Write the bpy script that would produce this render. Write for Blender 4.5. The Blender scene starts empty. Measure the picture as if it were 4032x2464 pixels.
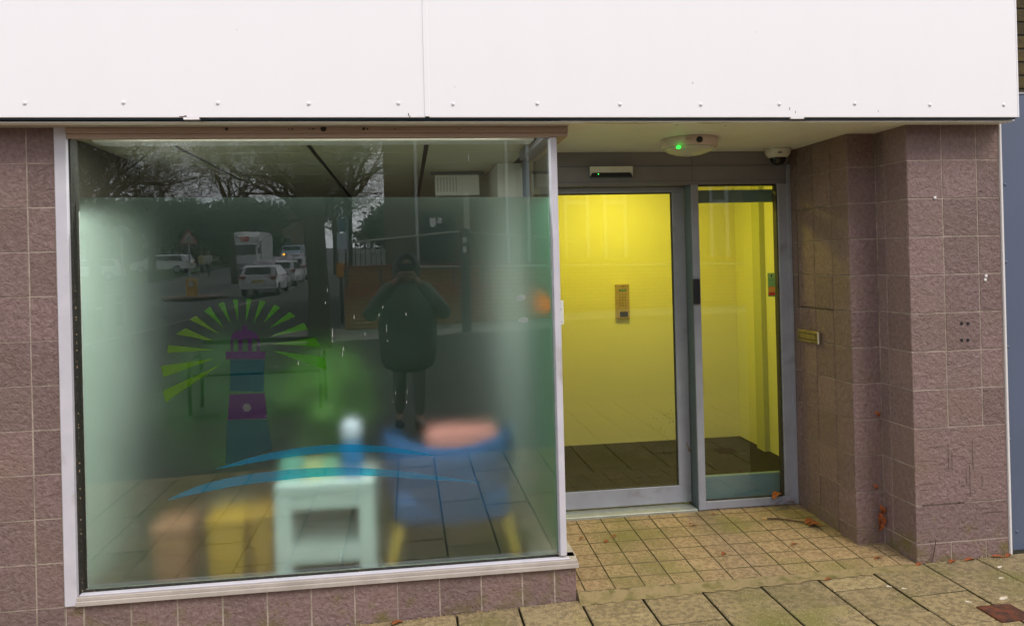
import bpy, bmesh, math, random
from mathutils import Vector, Matrix
random.seed(7)
S = bpy.context.scene
COL = S.collection

# ------------------------------------------------------------------ camera
CAM_R = Vector((0.9908, -0.1331, -0.0250)); CAM_U = Vector((0.0245, -0.0060, 0.9997)); CAM_F = Vector((0.1332, 0.9911, 0.0026))
FPX, CYP, EYE, CD = 3100.49, 1026.70, 1.618, 3.793
cam = bpy.data.cameras.new('camera'); cam_o = bpy.data.objects.new('camera', cam); COL.objects.link(cam_o)
cam.sensor_fit = 'HORIZONTAL'; cam.sensor_width = 36; cam.lens = FPX / 4032 * 36
cam.shift_y = -(1232 - CYP) / 4032
cam.clip_start = 0.05; cam.clip_end = 2000
_m = Matrix.Identity(4)
for _i in range(3):
    _m[_i][0] = CAM_R[_i]; _m[_i][1] = CAM_U[_i]; _m[_i][2] = -CAM_F[_i]
_m[0][3], _m[1][3], _m[2][3] = 0, -CD, EYE
cam_o.matrix_world = _m
S.camera = cam_o

# ------------------------------------------------------------------ world, sun, exposure
SUN_EL, SUN_AZ = math.radians(50), math.radians(150)
w = bpy.data.worlds.new('World'); S.world = w; w.use_nodes = True
nt = w.node_tree; nt.nodes.clear()
def N(nt, t, **k):
    n = nt.nodes.new(t)
    for a, v in k.items(): setattr(n, a, v)
    return n
sky = N(nt, 'ShaderNodeTexSky', sky_type='NISHITA'); sky.sun_disc = False
sky.sun_elevation = SUN_EL; sky.sun_rotation = SUN_AZ; sky.air_density = 1.6; sky.dust_density = 4.0
tc = N(nt, 'ShaderNodeTexCoord'); mp = N(nt, 'ShaderNodeMapping'); mp.inputs['Scale'].default_value = (1.6, 1.6, 5.0)
nz = N(nt, 'ShaderNodeTexNoise'); nz.inputs['Scale'].default_value = 2.2; nz.inputs['Detail'].default_value = 8; nz.inputs['Roughness'].default_value = .58
rp = N(nt, 'ShaderNodeValToRGB'); rp.color_ramp.elements[0].position = .36; rp.color_ramp.elements[0].color = (10.5, 11.0, 12.4, 1)
rp.color_ramp.elements[1].position = .64; rp.color_ramp.elements[1].color = (24, 24, 25.5, 1)
mx = N(nt, 'ShaderNodeMix', data_type='RGBA'); mx.inputs[0].default_value = .86
bg = N(nt, 'ShaderNodeBackground'); bg.inputs[1].default_value = 0.062
wo = N(nt, 'ShaderNodeOutputWorld'); L = nt.links.new
L(tc.outputs['Generated'], mp.inputs[0]); L(mp.outputs[0], nz.inputs[0]); L(nz.outputs[0], rp.inputs[0])
L(sky.outputs[0], mx.inputs[6]); L(rp.outputs[0], mx.inputs[7]); sxw = N(nt, 'ShaderNodeSeparateXYZ'); L(tc.outputs['Generated'], sxw.inputs[0])
mrw = N(nt, 'ShaderNodeMapRange'); mrw.inputs[1].default_value = .10; mrw.inputs[2].default_value = .60; mrw.inputs[3].default_value = 1.35; mrw.inputs[4].default_value = .88; L(sxw.outputs[2], mrw.inputs[0])
vm = N(nt, 'ShaderNodeVectorMath', operation='SCALE'); L(mx.outputs[2], vm.inputs[0]); L(mrw.outputs[0], vm.inputs['Scale']); L(vm.outputs[0], bg.inputs[0]); L(bg.outputs[0], wo.inputs[0])
sun = bpy.data.lights.new('sun', 'SUN'); sun.energy = 1.6; sun.angle = math.radians(25); sun.color = (1, .96, .9)
so = bpy.data.objects.new('sun', sun); COL.objects.link(so)
_d = Vector((math.sin(SUN_AZ) * math.cos(SUN_EL), math.cos(SUN_AZ) * math.cos(SUN_EL), math.sin(SUN_EL)))
so.rotation_euler = _d.to_track_quat('Z', 'Y').to_euler()
S.view_settings.view_transform = 'Standard'; S.view_settings.look = 'None'; S.view_settings.exposure = 0.42; S.view_settings.gamma = 1
S.render.engine = 'CYCLES'; S.cycles.use_denoising = True; S.cycles.sample_clamp_indirect = 8
S.cycles.max_bounces = 12; S.cycles.transmission_bounces = 10; S.cycles.transparent_max_bounces = 24; S.cycles.diffuse_bounces = 4

# ------------------------------------------------------------------ helpers
K = 4032 / 2464
def at(x, y, **k):
    """measure a real point: photo position (2464 wide) on a known plane X=, Y= or Z="""
    d = CAM_R * (x * K - 2016) + CAM_U * (CYP - y * K) + CAM_F * FPX
    C = Vector((0, -CD, EYE))
    if 'Y' in k: t = (k['Y'] - C.y) / d.y
    elif 'X' in k: t = (k['X'] - C.x) / d.x
    else: t = (k['Z'] - C.z) / d.z
    return C + d * t
def rat(x, y, yr):
    """real point behind the photographer (world y = yr) whose mirror image in the window is seen at x, y"""
    p = at(x, y, Y=.12 - yr); return Vector((p.x, yr, p.z))
def G(x, y):
    s = .024 * (max(-7, min(7, x)) - 2.6)
    r = max(0, -22 - y) * .042 if y < -22 else 0
    return s + min(r, 6)

def wl(o):
    p = Vector(o.location)
    while o.parent is not None: o = o.parent; p += Vector(o.location)
    return p

class MB:
    def __init__(s): s.v = []; s.f = []; s.mi = []; s.tone = []; s.cm = 0; s.ct = .5; s.sm = []; s.smooth = False
    def face(s, idx): s.f.append(idx); s.mi.append(s.cm); s.tone.append(s.ct); s.sm.append(s.smooth)
    def poly(s, pts): b = len(s.v); s.v += [tuple(p) for p in pts]; s.face(list(range(b, b + len(pts)))); return s
    def box(s, x0, x1, y0, y1, z0, z1, c=0):
        b = len(s.v)
        if c <= 0:
            s.v += [(x, y, z) for x in (x0, x1) for y in (y0, y1) for z in (z0, z1)]
            for q in ((0, 1, 3, 2), (4, 6, 7, 5), (0, 4, 5, 1), (2, 3, 7, 6), (0, 2, 6, 4), (1, 5, 7, 3)): s.face([b + i for i in q])
        else:
            c = min(c, (x1 - x0) * .49, (y1 - y0) * .49, (z1 - z0) * .49)
            bm = bmesh.new(); bmesh.ops.create_cube(bm, size=1)
            for v in bm.verts: v.co = Vector(((x0 + x1) / 2 + v.co.x * (x1 - x0), (y0 + y1) / 2 + v.co.y * (y1 - y0), (z0 + z1) / 2 + v.co.z * (z1 - z0)))
            bmesh.ops.bevel(bm, geom=bm.edges[:] , offset=c, segments=2 if c > .004 else 1, affect='EDGES', profile=.5)
            bm.verts.index_update()
            s.v += [tuple(v.co) for v in bm.verts]
            for f in bm.faces: s.face([b + v.index for v in f.verts])
            bm.free()
        return s
    def obox(s, o, u, v, n, du, dv, dn):
        """box from corner o along unit axes"""
        b = len(s.v); o = Vector(o); u = Vector(u) * du; v = Vector(v) * dv; n = Vector(n) * dn
        s.v += [tuple(o + u * i + v * j + n * k) for i in (0, 1) for j in (0, 1) for k in (0, 1)]
        for q in ((0, 1, 3, 2), (4, 6, 7, 5), (0, 4, 5, 1), (2, 3, 7, 6), (0, 2, 6, 4), (1, 5, 7, 3)): s.face([b + i for i in q])
        return s
    def prism(s, pts, n):
        """polygon pts extruded by vector n"""
        b = len(s.v); k = len(pts); n = Vector(n)
        s.v += [tuple(p) for p in pts] + [tuple(Vector(p) + n) for p in pts]
        s.face(list(range(b, b + k))[::-1]); s.face(list(range(b + k, b + 2 * k)))
        for i in range(k): s.face([b + i, b + (i + 1) % k, b + k + (i + 1) % k, b + k + i])
        return s
    def tube(s, pts, rad, seg=8, cap=True):
        pts = [Vector(p) for p in pts]; b = len(s.v); n = len(pts)
        if not isinstance(rad, (list, tuple)): rad = [rad] * n
        prev = None
        for i, p in enumerate(pts):
            t = (pts[min(i + 1, n - 1)] - pts[max(i - 1, 0)])
            if t.length < 1e-9: t = Vector((0, 0, 1))
            t.normalize()
            a = prev if prev is not None else (Vector((1, 0, 0)) if abs(t.x) < .8 else Vector((0, 1, 0)))
            a = (a - t * a.dot(t))
            if a.length < 1e-6: a = t.orthogonal()
            a.normalize(); prev = a; c = t.cross(a)
            for j in range(seg):
                th = 2 * math.pi * j / seg
                s.v.append(tuple(p + (a * math.cos(th) + c * math.sin(th)) * rad[i]))
        for i in range(n - 1):
            for j in range(seg):
                s.face([b + i * seg + j, b + i * seg + (j + 1) % seg, b + (i + 1) * seg + (j + 1) % seg, b + (i + 1) * seg + j])
        if cap:
            s.face([b + j for j in range(seg)][::-1]); s.face([b + (n - 1) * seg + j for j in range(seg)])
        return s
    def lathe(s, prof, c=(0, 0, 0), seg=24, axis='Z', arc=None):
        b = len(s.v); c = Vector(c); n = len(prof)
        for r, h in prof:
            for j in range(seg):
                th = 2 * math.pi * j / seg
                p = {'Z': (r * math.cos(th), r * math.sin(th), h), 'Y': (r * math.cos(th), h, r * math.sin(th)), 'X': (h, r * math.cos(th), r * math.sin(th))}[axis]
                s.v.append(tuple(c + Vector(p)))
        for i in range(n - 1):
            for j in range(seg): s.face([b + i * seg + j, b + i * seg + (j + 1) % seg, b + (i + 1) * seg + (j + 1) % seg, b + (i + 1) * seg + j])
        s.face([b + j for j in range(seg)][::-1]); s.face([b + (n - 1) * seg + j for j in range(seg)])
        return s
    def build(s, name, mats, parent=None, base=None):
        me = bpy.data.meshes.new(name); off = wl(parent) if parent is not None else (Vector(base) if base is not None else Vector())
        me.from_pydata([tuple(Vector(v) - off) for v in s.v], [], s.f); 
        if not isinstance(mats, (list, tuple)): mats = [mats]
        for m in mats: me.materials.append(m)
        me.polygons.foreach_set('material_index', s.mi); me.polygons.foreach_set('use_smooth', s.sm)
        a = me.attributes.new('tone', 'FLOAT', 'FACE'); a.data.foreach_set('value', s.tone)
        me.update(); bm = bmesh.new(); bm.from_mesh(me); bmesh.ops.recalc_face_normals(bm, faces=bm.faces); bm.to_mesh(me); bm.free()
        o = bpy.data.objects.new(name, me); COL.objects.link(o)
        if parent is not None: o.parent = parent
        elif base is not None: o.location = base
        return o
def tag(o, label=None, cat=None, group=None, kind=None):
    if label: o['label'] = label
    if cat: o['category'] = cat
    if group: o['group'] = group
    if kind: o['kind'] = kind
    return o
def thing(name, label, cat, loc=(0, 0, 0), group=None, rz=0):
    o = bpy.data.objects.new(name, None); COL.objects.link(o); o.location = loc; o.rotation_euler.z = rz; o.empty_display_size = .1
    return tag(o, label, cat, group)
def copy_tree(o, parent=None):
    c = o.copy(); COL.objects.link(c); c.parent = parent
    for ch in list(o.children): copy_tree(ch, c)
    return c
def text_mesh(cu, m, name='lettering'):
    t_ = bpy.data.objects.new('tmp', cu); COL.objects.link(t_); bpy.context.view_layer.update()
    me = bpy.data.meshes.new_from_object(t_); bpy.data.objects.remove(t_); bpy.data.curves.remove(cu)
    me.materials.clear(); me.materials.append(m); o = bpy.data.objects.new(name, me); COL.objects.link(o); return o
LB = lambda: MB()

# ------------------------------------------------------------------ materials
def mat(name, col, rough=.6, metal=0, col2=None, nscale=8, nmix=(.35, .7), bump=0, bscale=60, detail=6, tone=0, spec=.5, stretch=None, col3=None, n3=(2.5, .52, .68), speck=None):
    m = bpy.data.materials.new(name); m.use_nodes = True; nt = m.node_tree; L = nt.links.new
    b = nt.nodes['Principled BSDF']; b.inputs['Roughness'].default_value = rough; b.inputs['Metallic'].default_value = metal
    b.inputs['Specular IOR Level'].default_value = spec
    b.inputs['Base Color'].default_value = (*col, 1)
    tc = N(nt, 'ShaderNodeTexCoord'); co = tc.outputs['Object']
    if stretch:
        mp = N(nt, 'ShaderNodeMapping'); mp.inputs['Scale'].default_value = stretch; L(co, mp.inputs[0]); co = mp.outputs[0]
    src = None
    def mixc(fac, a, c, mode='MIX'):
        x = N(nt, 'ShaderNodeMix', data_type='RGBA', blend_type=mode)
        for i, v in ((0, fac), (6, a), (7, c)):
            if isinstance(v, (int, float)): x.inputs[i].default_value = v
            elif isinstance(v, tuple): x.inputs[i].default_value = (*v, 1)
            else: L(v, x.inputs[i])
        return x.outputs[2]
    def noise(sc, lo, hi, det=detail, seed=0):
        n = N(nt, 'ShaderNodeTexNoise', noise_dimensions='4D'); n.inputs['W'].default_value = seed; n.inputs['Scale'].default_value = sc; n.inputs['Detail'].default_value = det; L(co, n.inputs[0])
        r = N(nt, 'ShaderNodeMapRange'); r.inputs[1].default_value = lo; r.inputs[2].default_value = hi; L(n.outputs[0], r.inputs[0]); return r.outputs[0], n.outputs[0]
    src = col
    if col2: src = mixc(noise(nscale, *nmix)[0], col, col2)
    if col3: src = mixc(noise(n3[0], n3[1], n3[2], 5, 3.3)[0], src, col3)
    if speck: src = mixc(noise(speck[0], speck[1], speck[2], 3, 7.7)[0], src, speck[3])
    if tone:
        at_ = N(nt, 'ShaderNodeAttribute', attribute_name='tone'); r = N(nt, 'ShaderNodeMapRange'); r.inputs[3].default_value = 1 - tone; r.inputs[4].default_value = 1 + tone
        L(at_.outputs['Fac'], r.inputs[0]); cc = N(nt, 'ShaderNodeCombineColor'); [L(r.outputs[0], cc.inputs[i]) for i in range(3)]
        src = mixc(1.0, src, cc.outputs[0], 'MULTIPLY')
    if not isinstance(src, tuple): L(src, b.inputs['Base Color'])
    if bump:
        n = N(nt, 'ShaderNodeTexNoise'); n.inputs['Scale'].default_value = bscale; n.inputs['Detail'].default_value = 8; L(co, n.inputs[0])
        bp = N(nt, 'ShaderNodeBump'); bp.inputs['Strength'].default_value = bump; bp.inputs['Distance'].default_value = .01; L(n.outputs[0], bp.inputs['Height']); L(bp.outputs[0], b.inputs['Normal'])
    return m
def emis(name, col, st):
    m = bpy.data.materials.new(name); m.use_nodes = True; b = m.node_tree.nodes['Principled BSDF']
    b.inputs['Base Color'].default_value = (*col, 1); b.inputs['Emission Color'].default_value = (*col, 1); b.inputs['Emission Strength'].default_value = st; return m
def glass(name, tint=(.86, .93, .88), refl=.085, rough=0.0):
    m = bpy.data.materials.new(name); m.use_nodes = True; nt = m.node_tree; nt.nodes.clear(); L = nt.links.new
    o = N(nt, 'ShaderNodeOutputMaterial'); mx = N(nt, 'ShaderNodeMixShader'); tr = N(nt, 'ShaderNodeBsdfTransparent'); tr.inputs[0].default_value = (*tint, 1)
    gl = N(nt, 'ShaderNodeBsdfGlossy'); gl.inputs['Roughness'].default_value = rough; gl.inputs[0].default_value = (.97, 1, .98, 1)
    lw = N(nt, 'ShaderNodeLayerWeight'); lw.inputs[0].default_value = .5
    pw = N(nt, 'ShaderNodeMath', operation='POWER'); pw.inputs[1].default_value = 5; ma = N(nt, 'ShaderNodeMath', operation='MULTIPLY_ADD'); ma.inputs[1].default_value = 1 - refl; ma.inputs[2].default_value = refl
    L(lw.outputs['Facing'], pw.inputs[0]); L(pw.outputs[0], ma.inputs[0]); L(ma.outputs[0], mx.inputs[0]); L(tr.outputs[0], mx.inputs[1]); L(gl.outputs[0], mx.inputs[2]); L(mx.outputs[0], o.inputs[0])
    return m
def film(name, rough, tint, haze=.12, hazecol=(.75, .85, .78)):
    m = bpy.data.materials.new(name); m.use_nodes = True; nt = m.node_tree; nt.nodes.clear(); L = nt.links.new
    o = N(nt, 'ShaderNodeOutputMaterial'); mx = N(nt, 'ShaderNodeMixShader'); rf = N(nt, 'ShaderNodeBsdfRefraction'); rf.inputs[0].default_value = (*tint, 1)
    rf.inputs['Roughness'].default_value = rough; rf.inputs['IOR'].default_value = 1.45
    if haze <= 0: L(rf.outputs[0], o.inputs[0]); return m
    ms = N(nt, 'ShaderNodeMixShader'); ms.inputs[0].default_value = .45
    df = N(nt, 'ShaderNodeBsdfDiffuse'); df.inputs[0].default_value = (*hazecol, 1); tl = N(nt, 'ShaderNodeBsdfTranslucent'); tl.inputs[0].default_value = (*hazecol, 1)
    L(df.outputs[0], ms.inputs[1]); L(tl.outputs[0], ms.inputs[2])
    mx.inputs[0].default_value = haze; L(rf.outputs[0], mx.inputs[1]); L(ms.outputs[0], mx.inputs[2]); L(mx.outputs[0], o.inputs[0]); return m
def decal(name, col, opac=.5, dif=1.0, tint=None):
    m = bpy.data.materials.new(name); m.use_nodes = True; nt = m.node_tree; nt.nodes.clear(); L = nt.links.new
    o = N(nt, 'ShaderNodeOutputMaterial'); mx = N(nt, 'ShaderNodeMixShader'); mx.inputs[0].default_value = opac
    tr = N(nt, 'ShaderNodeBsdfTransparent'); mc = max(col); tr.inputs[0].default_value = (*(tint or [.08 + .9 * c / mc for c in col]), 1)
    df = N(nt, 'ShaderNodeBsdfDiffuse'); df.inputs[0].default_value = (*[c * dif for c in col], 1)
    L(tr.outputs[0], mx.inputs[1]); L(df.outputs[0], mx.inputs[2]); L(mx.outputs[0], o.inputs[0]); return m

def tile_mat(name, moss=False):
    """unglazed mauve-brown wall tile: chiselled face, mottled, each tile its own tone; grime of its own near the ground"""
    m = bpy.data.materials.new(name); m.use_nodes = True; nt = m.node_tree; L = nt.links.new; b = nt.nodes['Principled BSDF']
    b.inputs['Roughness'].default_value = .62; b.inputs['Specular IOR Level'].default_value = .35
    tc = N(nt, 'ShaderNodeTexCoord'); co = tc.outputs['Object']
    def noise(sc, det, seed, ro=.5, dist=0, vec=None):
        n = N(nt, 'ShaderNodeTexNoise', noise_dimensions='4D'); n.inputs['W'].default_value = seed; n.inputs['Scale'].default_value = sc; n.inputs['Detail'].default_value = det; n.inputs['Roughness'].default_value = ro; n.inputs['Distortion'].default_value = dist
        L(vec or co, n.inputs[0]); return n.outputs[0]
    def ramp(src, *el):
        r = N(nt, 'ShaderNodeValToRGB'); e = r.color_ramp.elements
        while len(e) < len(el): e.new(.5)
        for q, (p, c) in zip(e, el): q.position = p; q.color = (*c, 1) if len(c) == 3 else c
        L(src, r.inputs[0]); return r.outputs[0]
    def mix(f, a, c, mode='MIX'):
        x = N(nt, 'ShaderNodeMix', data_type='RGBA', blend_type=mode)
        for i, v in ((0, f), (6, a), (7, c)):
            if isinstance(v, (int, float)): x.inputs[i].default_value = v
            elif isinstance(v, tuple): x.inputs[i].default_value = (*v, 1)
            else: L(v, x.inputs[i])
        return x.outputs[2]
    base = ramp(noise(46, 9, 0, .7), (.30, (.135, .083, .076)), (.52, (.215, .140, .132)), (.74, (.30, .212, .204)))
    base = mix(ramp(noise(3.1, 4, 2), (.42, (0, 0, 0)), (.68, (.55, .55, .55))), base, (.20, .135, .10))
    at_ = N(nt, 'ShaderNodeAttribute', attribute_name='tone'); r = N(nt, 'ShaderNodeMapRange'); r.inputs[3].default_value = .87; r.inputs[4].default_value = 1.13
    L(at_.outputs['Fac'], r.inputs[0]); cc = N(nt, 'ShaderNodeCombineColor'); [L(r.outputs[0], cc.inputs[i]) for i in range(3)]
    base = mix(1.0, base, cc.outputs[0], 'MULTIPLY')
    # moss and splash dirt in patches along the foot of the wall
    sx = N(nt, 'ShaderNodeSeparateXYZ'); L(co, sx.inputs[0])
    mr = N(nt, 'ShaderNodeMapRange'); mr.inputs[1].default_value = .45; mr.inputs[2].default_value = -.12; mr.inputs[3].default_value = -.20; mr.inputs[4].default_value = .13; L(sx.outputs[2], mr.inputs[0])
    ad = N(nt, 'ShaderNodeMath', operation='ADD'); L(noise(7, 6, 5, .65), ad.inputs[0]); L(mr.outputs[0], ad.inputs[1])
    base = mix(ramp(ad.outputs[0], (.50, (0, 0, 0)), (.68, (.8, .8, .8))), base, (.15, .125, .03))
    L(base, b.inputs['Base Color'])
    h1 = noise(24, 7, 1, .6, 1.3); h2 = noise(75, 4, 4, .6)
    mt = N(nt, 'ShaderNodeMath', operation='MULTIPLY_ADD'); mt.inputs[1].default_value = .35; L(h2, mt.inputs[0]); L(h1, mt.inputs[2])
    bp = N(nt, 'ShaderNodeBump'); bp.inputs['Strength'].default_value = 1.0; bp.inputs['Distance'].default_value = .013; L(mt.outputs[0], bp.inputs['Height']); L(bp.outputs[0], b.inputs['Normal'])
    return m

M = {}
M['tile'] = tile_mat('wall_tile')
M['grout'] = mat('grout', (.44, .355, .30), .9, col2=(.2, .17, .12), nscale=14, bump=.4, bscale=120)
M['fascia'] = mat('fascia_white', (.90, .865, .885), .32, col2=(.88, .855, .865), nscale=2.2, nmix=(.35, .75), stretch=(3, 1, .5), bump=.02, bscale=3)
M['fascia_dark'] = mat('fascia_edge', (.02, .05, .09), .5)
M['rivet'] = mat('rivet', (.8, .78, .8), .3)
M['alu'] = mat('white_aluminium', (.60, .57, .62), .35, col2=(.52, .5, .55), nscale=9, bump=.03, bscale=80, col3=(.40, .36, .34), n3=(5, .60, .74))
M['header'] = mat('brown_header', (.42, .30, .235), .5, col2=(.36, .25, .19), nscale=6, stretch=(.4, 1, 4), bump=.1, bscale=30)
M['sill'] = mat('sill_stone', (.46, .40, .355), .7, col2=(.36, .31, .27), nscale=11, bump=.15, bscale=90)
M['gasket'] = mat('black_rubber', (.012, .012, .012), .6, col2=(.05, .045, .03), nscale=60)
M['greyframe'] = mat('grey_frame', (.32, .325, .37), .42, col2=(.27, .27, .31), nscale=7, bump=.04, bscale=50, col3=(.19, .18, .18), n3=(6, .60, .72))
M['headpanel'] = mat('grey_head', (.24, .215, .225), .5, col2=(.21, .19, .2), nscale=5)
M['reveal'] = mat('dark_reveal', (.11, .14, .165), .5)
M['soffit'] = mat('soffit_paint', (.85, .81, .76), .5, col2=(.78, .74, .68), nscale=3, bump=.05, bscale=40)
M['soffitpeel'] = mat('soffit_old_paint', (.66, .60, .32), .7, col2=(.5, .45, .3), nscale=30)
M['npanel'] = mat('slate_panel', (.095, .12, .185), .45, col2=(.085, .105, .16), nscale=2)
M['whitetrim'] = mat('white_trim', (.72, .68, .66), .45)
M['brickdark'] = mat('old_brick', (.075, .05, .012), .9, col2=(.035, .025, .008), nscale=20, bump=.5, bscale=60, tone=.4)
M['black'] = mat('black_plastic', (.012, .013, .018), .4)
M['blackdirt'] = mat('black_dirt', (.03, .025, .018), .9)
M['whiteplastic'] = mat('cream_plastic', (.72, .68, .60), .4, col2=(.66, .6, .5), nscale=12)
M['pinkplastic'] = mat('weathered_plastic', (.70, .55, .49), .5, col2=(.6, .46, .4), nscale=14)
M['brass'] = mat('dull_brass', (.33, .25, .09), .5, .55, col2=(.24, .19, .08), nscale=20)
M['steel'] = mat('brushed_steel', (.55, .42, .30), .4, .5, col2=(.48, .36, .25), nscale=30)
M['threshold'] = mat('threshold_metal', (.42, .43, .38), .45, .4, col2=(.32, .33, .28), nscale=18)
M['leaf'] = mat('fallen_leaf', (.34, .085, .012), .8, col2=(.12, .03, .008), nscale=60)
M['leafpale'] = mat('pale_petal', (.68, .6, .5), .7, col2=(.5, .42, .3), nscale=30)
M['twig'] = mat('twig', (.055, .03, .015), .8, col2=(.11, .06, .03), nscale=30)
M['twigend'] = mat('twig_broken_end', (.6, .33, .1), .8)
M['rust'] = mat('rusty_iron', (.045, .022, .014), .8, .2, col2=(.17, .045, .018), nscale=22, bump=.5, bscale=60)
M['glass'] = glass('clear_glass', (.96, .99, .98), .135)
M['doorglass'] = glass('door_glass', (.97, .985, .975), .085)
M['film'] = film('frosted_film', .46, (.87, 1, .97), .05, (.64, .88, .80))
M['filmfront'] = film('film_smooth_face', 0.0, (.96, 1, .97), 0)
M['sidefilm'] = film('side_film', .30, (.8, 1, .68), .32, (.55, .9, .65))

# ------------------------------------------------------------------ ground, pavement, road
def sheet(name, m, x0, x1, y0, y1, off, nx, ny, base=(0, 0, 0)):
    b = MB(); v0 = 0
    for j in range(ny + 1):
        for i in range(nx + 1):
            x = x0 + (x1 - x0) * i / nx; y = y0 + (y1 - y0) * j / ny; b.v.append((x, y, G(x, y) + off))
    for j in range(ny):
        for i in range(nx):
            a = j * (nx + 1) + i; b.face([a, a + 1, a + nx + 2, a + nx + 1])
    return b.build(name, m)
M['earth'] = mat('ground_earth', (.07, .065, .05), .95, col2=(.05, .05, .03), nscale=.5)
M['asphalt'] = mat('asphalt', (.052, .054, .055), .85, col2=(.045, .045, .045), nscale=.8, speck=(220, .55, .7, (.12, .12, .12)))
M['slab'] = mat('grey_slabs', (.27, .255, .22), .9, col2=(.2, .19, .16), nscale=1.4)
M['paver'] = mat('sandy_paver', (.33, .245, .12), .92, col2=(.20, .145, .07), nscale=34, nmix=(.42, .58), bump=1.0, bscale=150, tone=.14,
                 col3=(.185, .165, .035), n3=(2.3, .50, .70), speck=(150, .57, .68, (.48, .39, .24)))
M['gritjoint'] = mat('joint_dirt', (.035, .03, .012), .95, col2=(.07, .065, .02), nscale=30)
M['porchtile'] = mat('porch_tile', (.35, .235, .12), .85, col2=(.22, .14, .065), nscale=46, nmix=(.42, .58), bump=.6, bscale=170, tone=.07, col3=(.17, .14, .035), n3=(2.1, .50, .66), speck=(230, .57, .68, (.52, .42, .27)))
M['mortar'] = mat('mossy_mortar', (.25, .185, .085), .95, col2=(.13, .11, .03), nscale=16, nmix=(.5, .68), bump=1.2, bscale=45)
M['grass'] = mat('grass', (.05, .09, .025), .95, col2=(.035, .06, .015), nscale=3)
M['yellowpaint'] = mat('yellow_road_paint', (.42, .30, .05), .8, col2=(.2, .15, .04), nscale=8)
M['whitepaint'] = mat('white_road_paint', (.5, .5, .48), .8, col2=(.3, .3, .3), nscale=8)
tag(sheet('ground', M['earth'], -160, 160, -260, -3.0, -.14, 40, 60), 'dark soil under the street', kind='structure')
tag(sheet('road', M['asphalt'], -60, 60, -200, -5.2, -.08, 60, 80), 'grey asphalt of the street mirrored in the window', kind='structure')
tag(sheet('paved_area', M['slab'], -3.6, 30, -22, -14.8, -.004, 30, 10), 'pale slab strip at the foot of the brick ramp wall', kind='structure')
tag(sheet('grass_verge', M['grass'], -60, -17, -120, -46, .02, 30, 40), 'green verge beyond the far lane', kind='structure')
# kerb of the corner: a real step
def path_strip(name, pts, wdt, z0, h, m, lab=None, kind='structure'):
    b = MB()
    for (xa, ya), (xb, yb) in zip(pts, pts[1:]):
        t = Vector((xb - xa, yb - ya, 0)); t.normalize(); n = Vector((-t.y, t.x, 0)) * wdt / 2
        k = max(1, int(math.hypot(xb - xa, yb - ya) / 3))
        for i in range(k):
            p = Vector((xa + (xb - xa) * i / k, ya + (yb - ya) * i / k, 0)); q = Vector((xa + (xb - xa) * (i + 1) / k, ya + (yb - ya) * (i + 1) / k, 0))
            P = []
            for c in (p - n, p + n, q + n, q - n): P.append(Vector((c.x, c.y, G(c.x, c.y) + z0)))
            b.prism(P, (0, 0, h))
    o = b.build(name, m); return tag(o, lab, kind=kind)
pv = LB()   # corner pavement slab between shop and street
b = MB()
cor = [(-9.3, -3.05), (-8.2, -8), (-6.8, -12), (-7.4, -17), (-9.5, -40), (-13.5, -95), (-8.5, -95), (-3.6, -40), (-3.6, -14.8), (30, -14.8), (30, -3.05)]
def Gz(p, o): return (p[0], p[1], G(*p) + o)
ke = [(-8.35, -3.05), (-8.25, -18), (-7.95, -23), (-7.05, -29), (-6.25, -36), (-6.15, -45), (-6.35, -95)]
for (xa, ya), (xc, yc) in zip(ke, ke[1:]):
    n = 12; m_ = max(1, int(abs(ya - yc) / 4))
    for k in range(m_):
        x0a, x0b = xa + (xc - xa) * k / m_, xa + (xc - xa) * (k + 1) / m_; y0a, y0b = ya + (yc - ya) * k / m_, ya + (yc - ya) * (k + 1) / m_
        for i in range(n):
            P = [(x0a + (30 - x0a) * (i / n) ** 1.6, y0a), (x0a + (30 - x0a) * ((i + 1) / n) ** 1.6, y0a), (x0b + (30 - x0b) * ((i + 1) / n) ** 1.6, y0b), (x0b + (30 - x0b) * (i / n) ** 1.6, y0b)]
            b.poly([Gz(p, -.012) for p in P])
M['darkpaving'] = mat('dark_paving', (.055, .05, .045), .9, col2=(.04, .037, .033), nscale=1.1)
tag(b.build('pavement_far', M['darkpaving']), 'dark worn paving of the street corner mirrored in the window', kind='structure')
path_strip('kerb', [(-8.4, -3.0), (-8.3, -18), (-8.0, -23), (-7.1, -29), (-6.3, -36), (-6.2, -45), (-6.4, -95)], .14, -.09, .10, mat('kerb_stone', (.3, .29, .26), .9), 'pale kerb stones round the street corner')
path_strip('yellow_line', [(-8.6, -18), (-8.3, -23), (-7.4, -29), (-6.6, -36), (-6.5, -45), (-6.7, -95)], .11, -.078, .004, M['yellowpaint'], 'yellow line painted along the kerb')
path_strip('white_line', [(-30, -24), (-16, -21.5), (-11, -22)], .12, -.076, .004, M['whitepaint'], 'worn white give way line across the junction')
path_strip('road_hatching', [(-22, -40), (-15.5, -33), (-15.2, -60)], .12, -.076, .004, M['whitepaint'], 'thin white lane marking before the yellow bollard')

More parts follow.
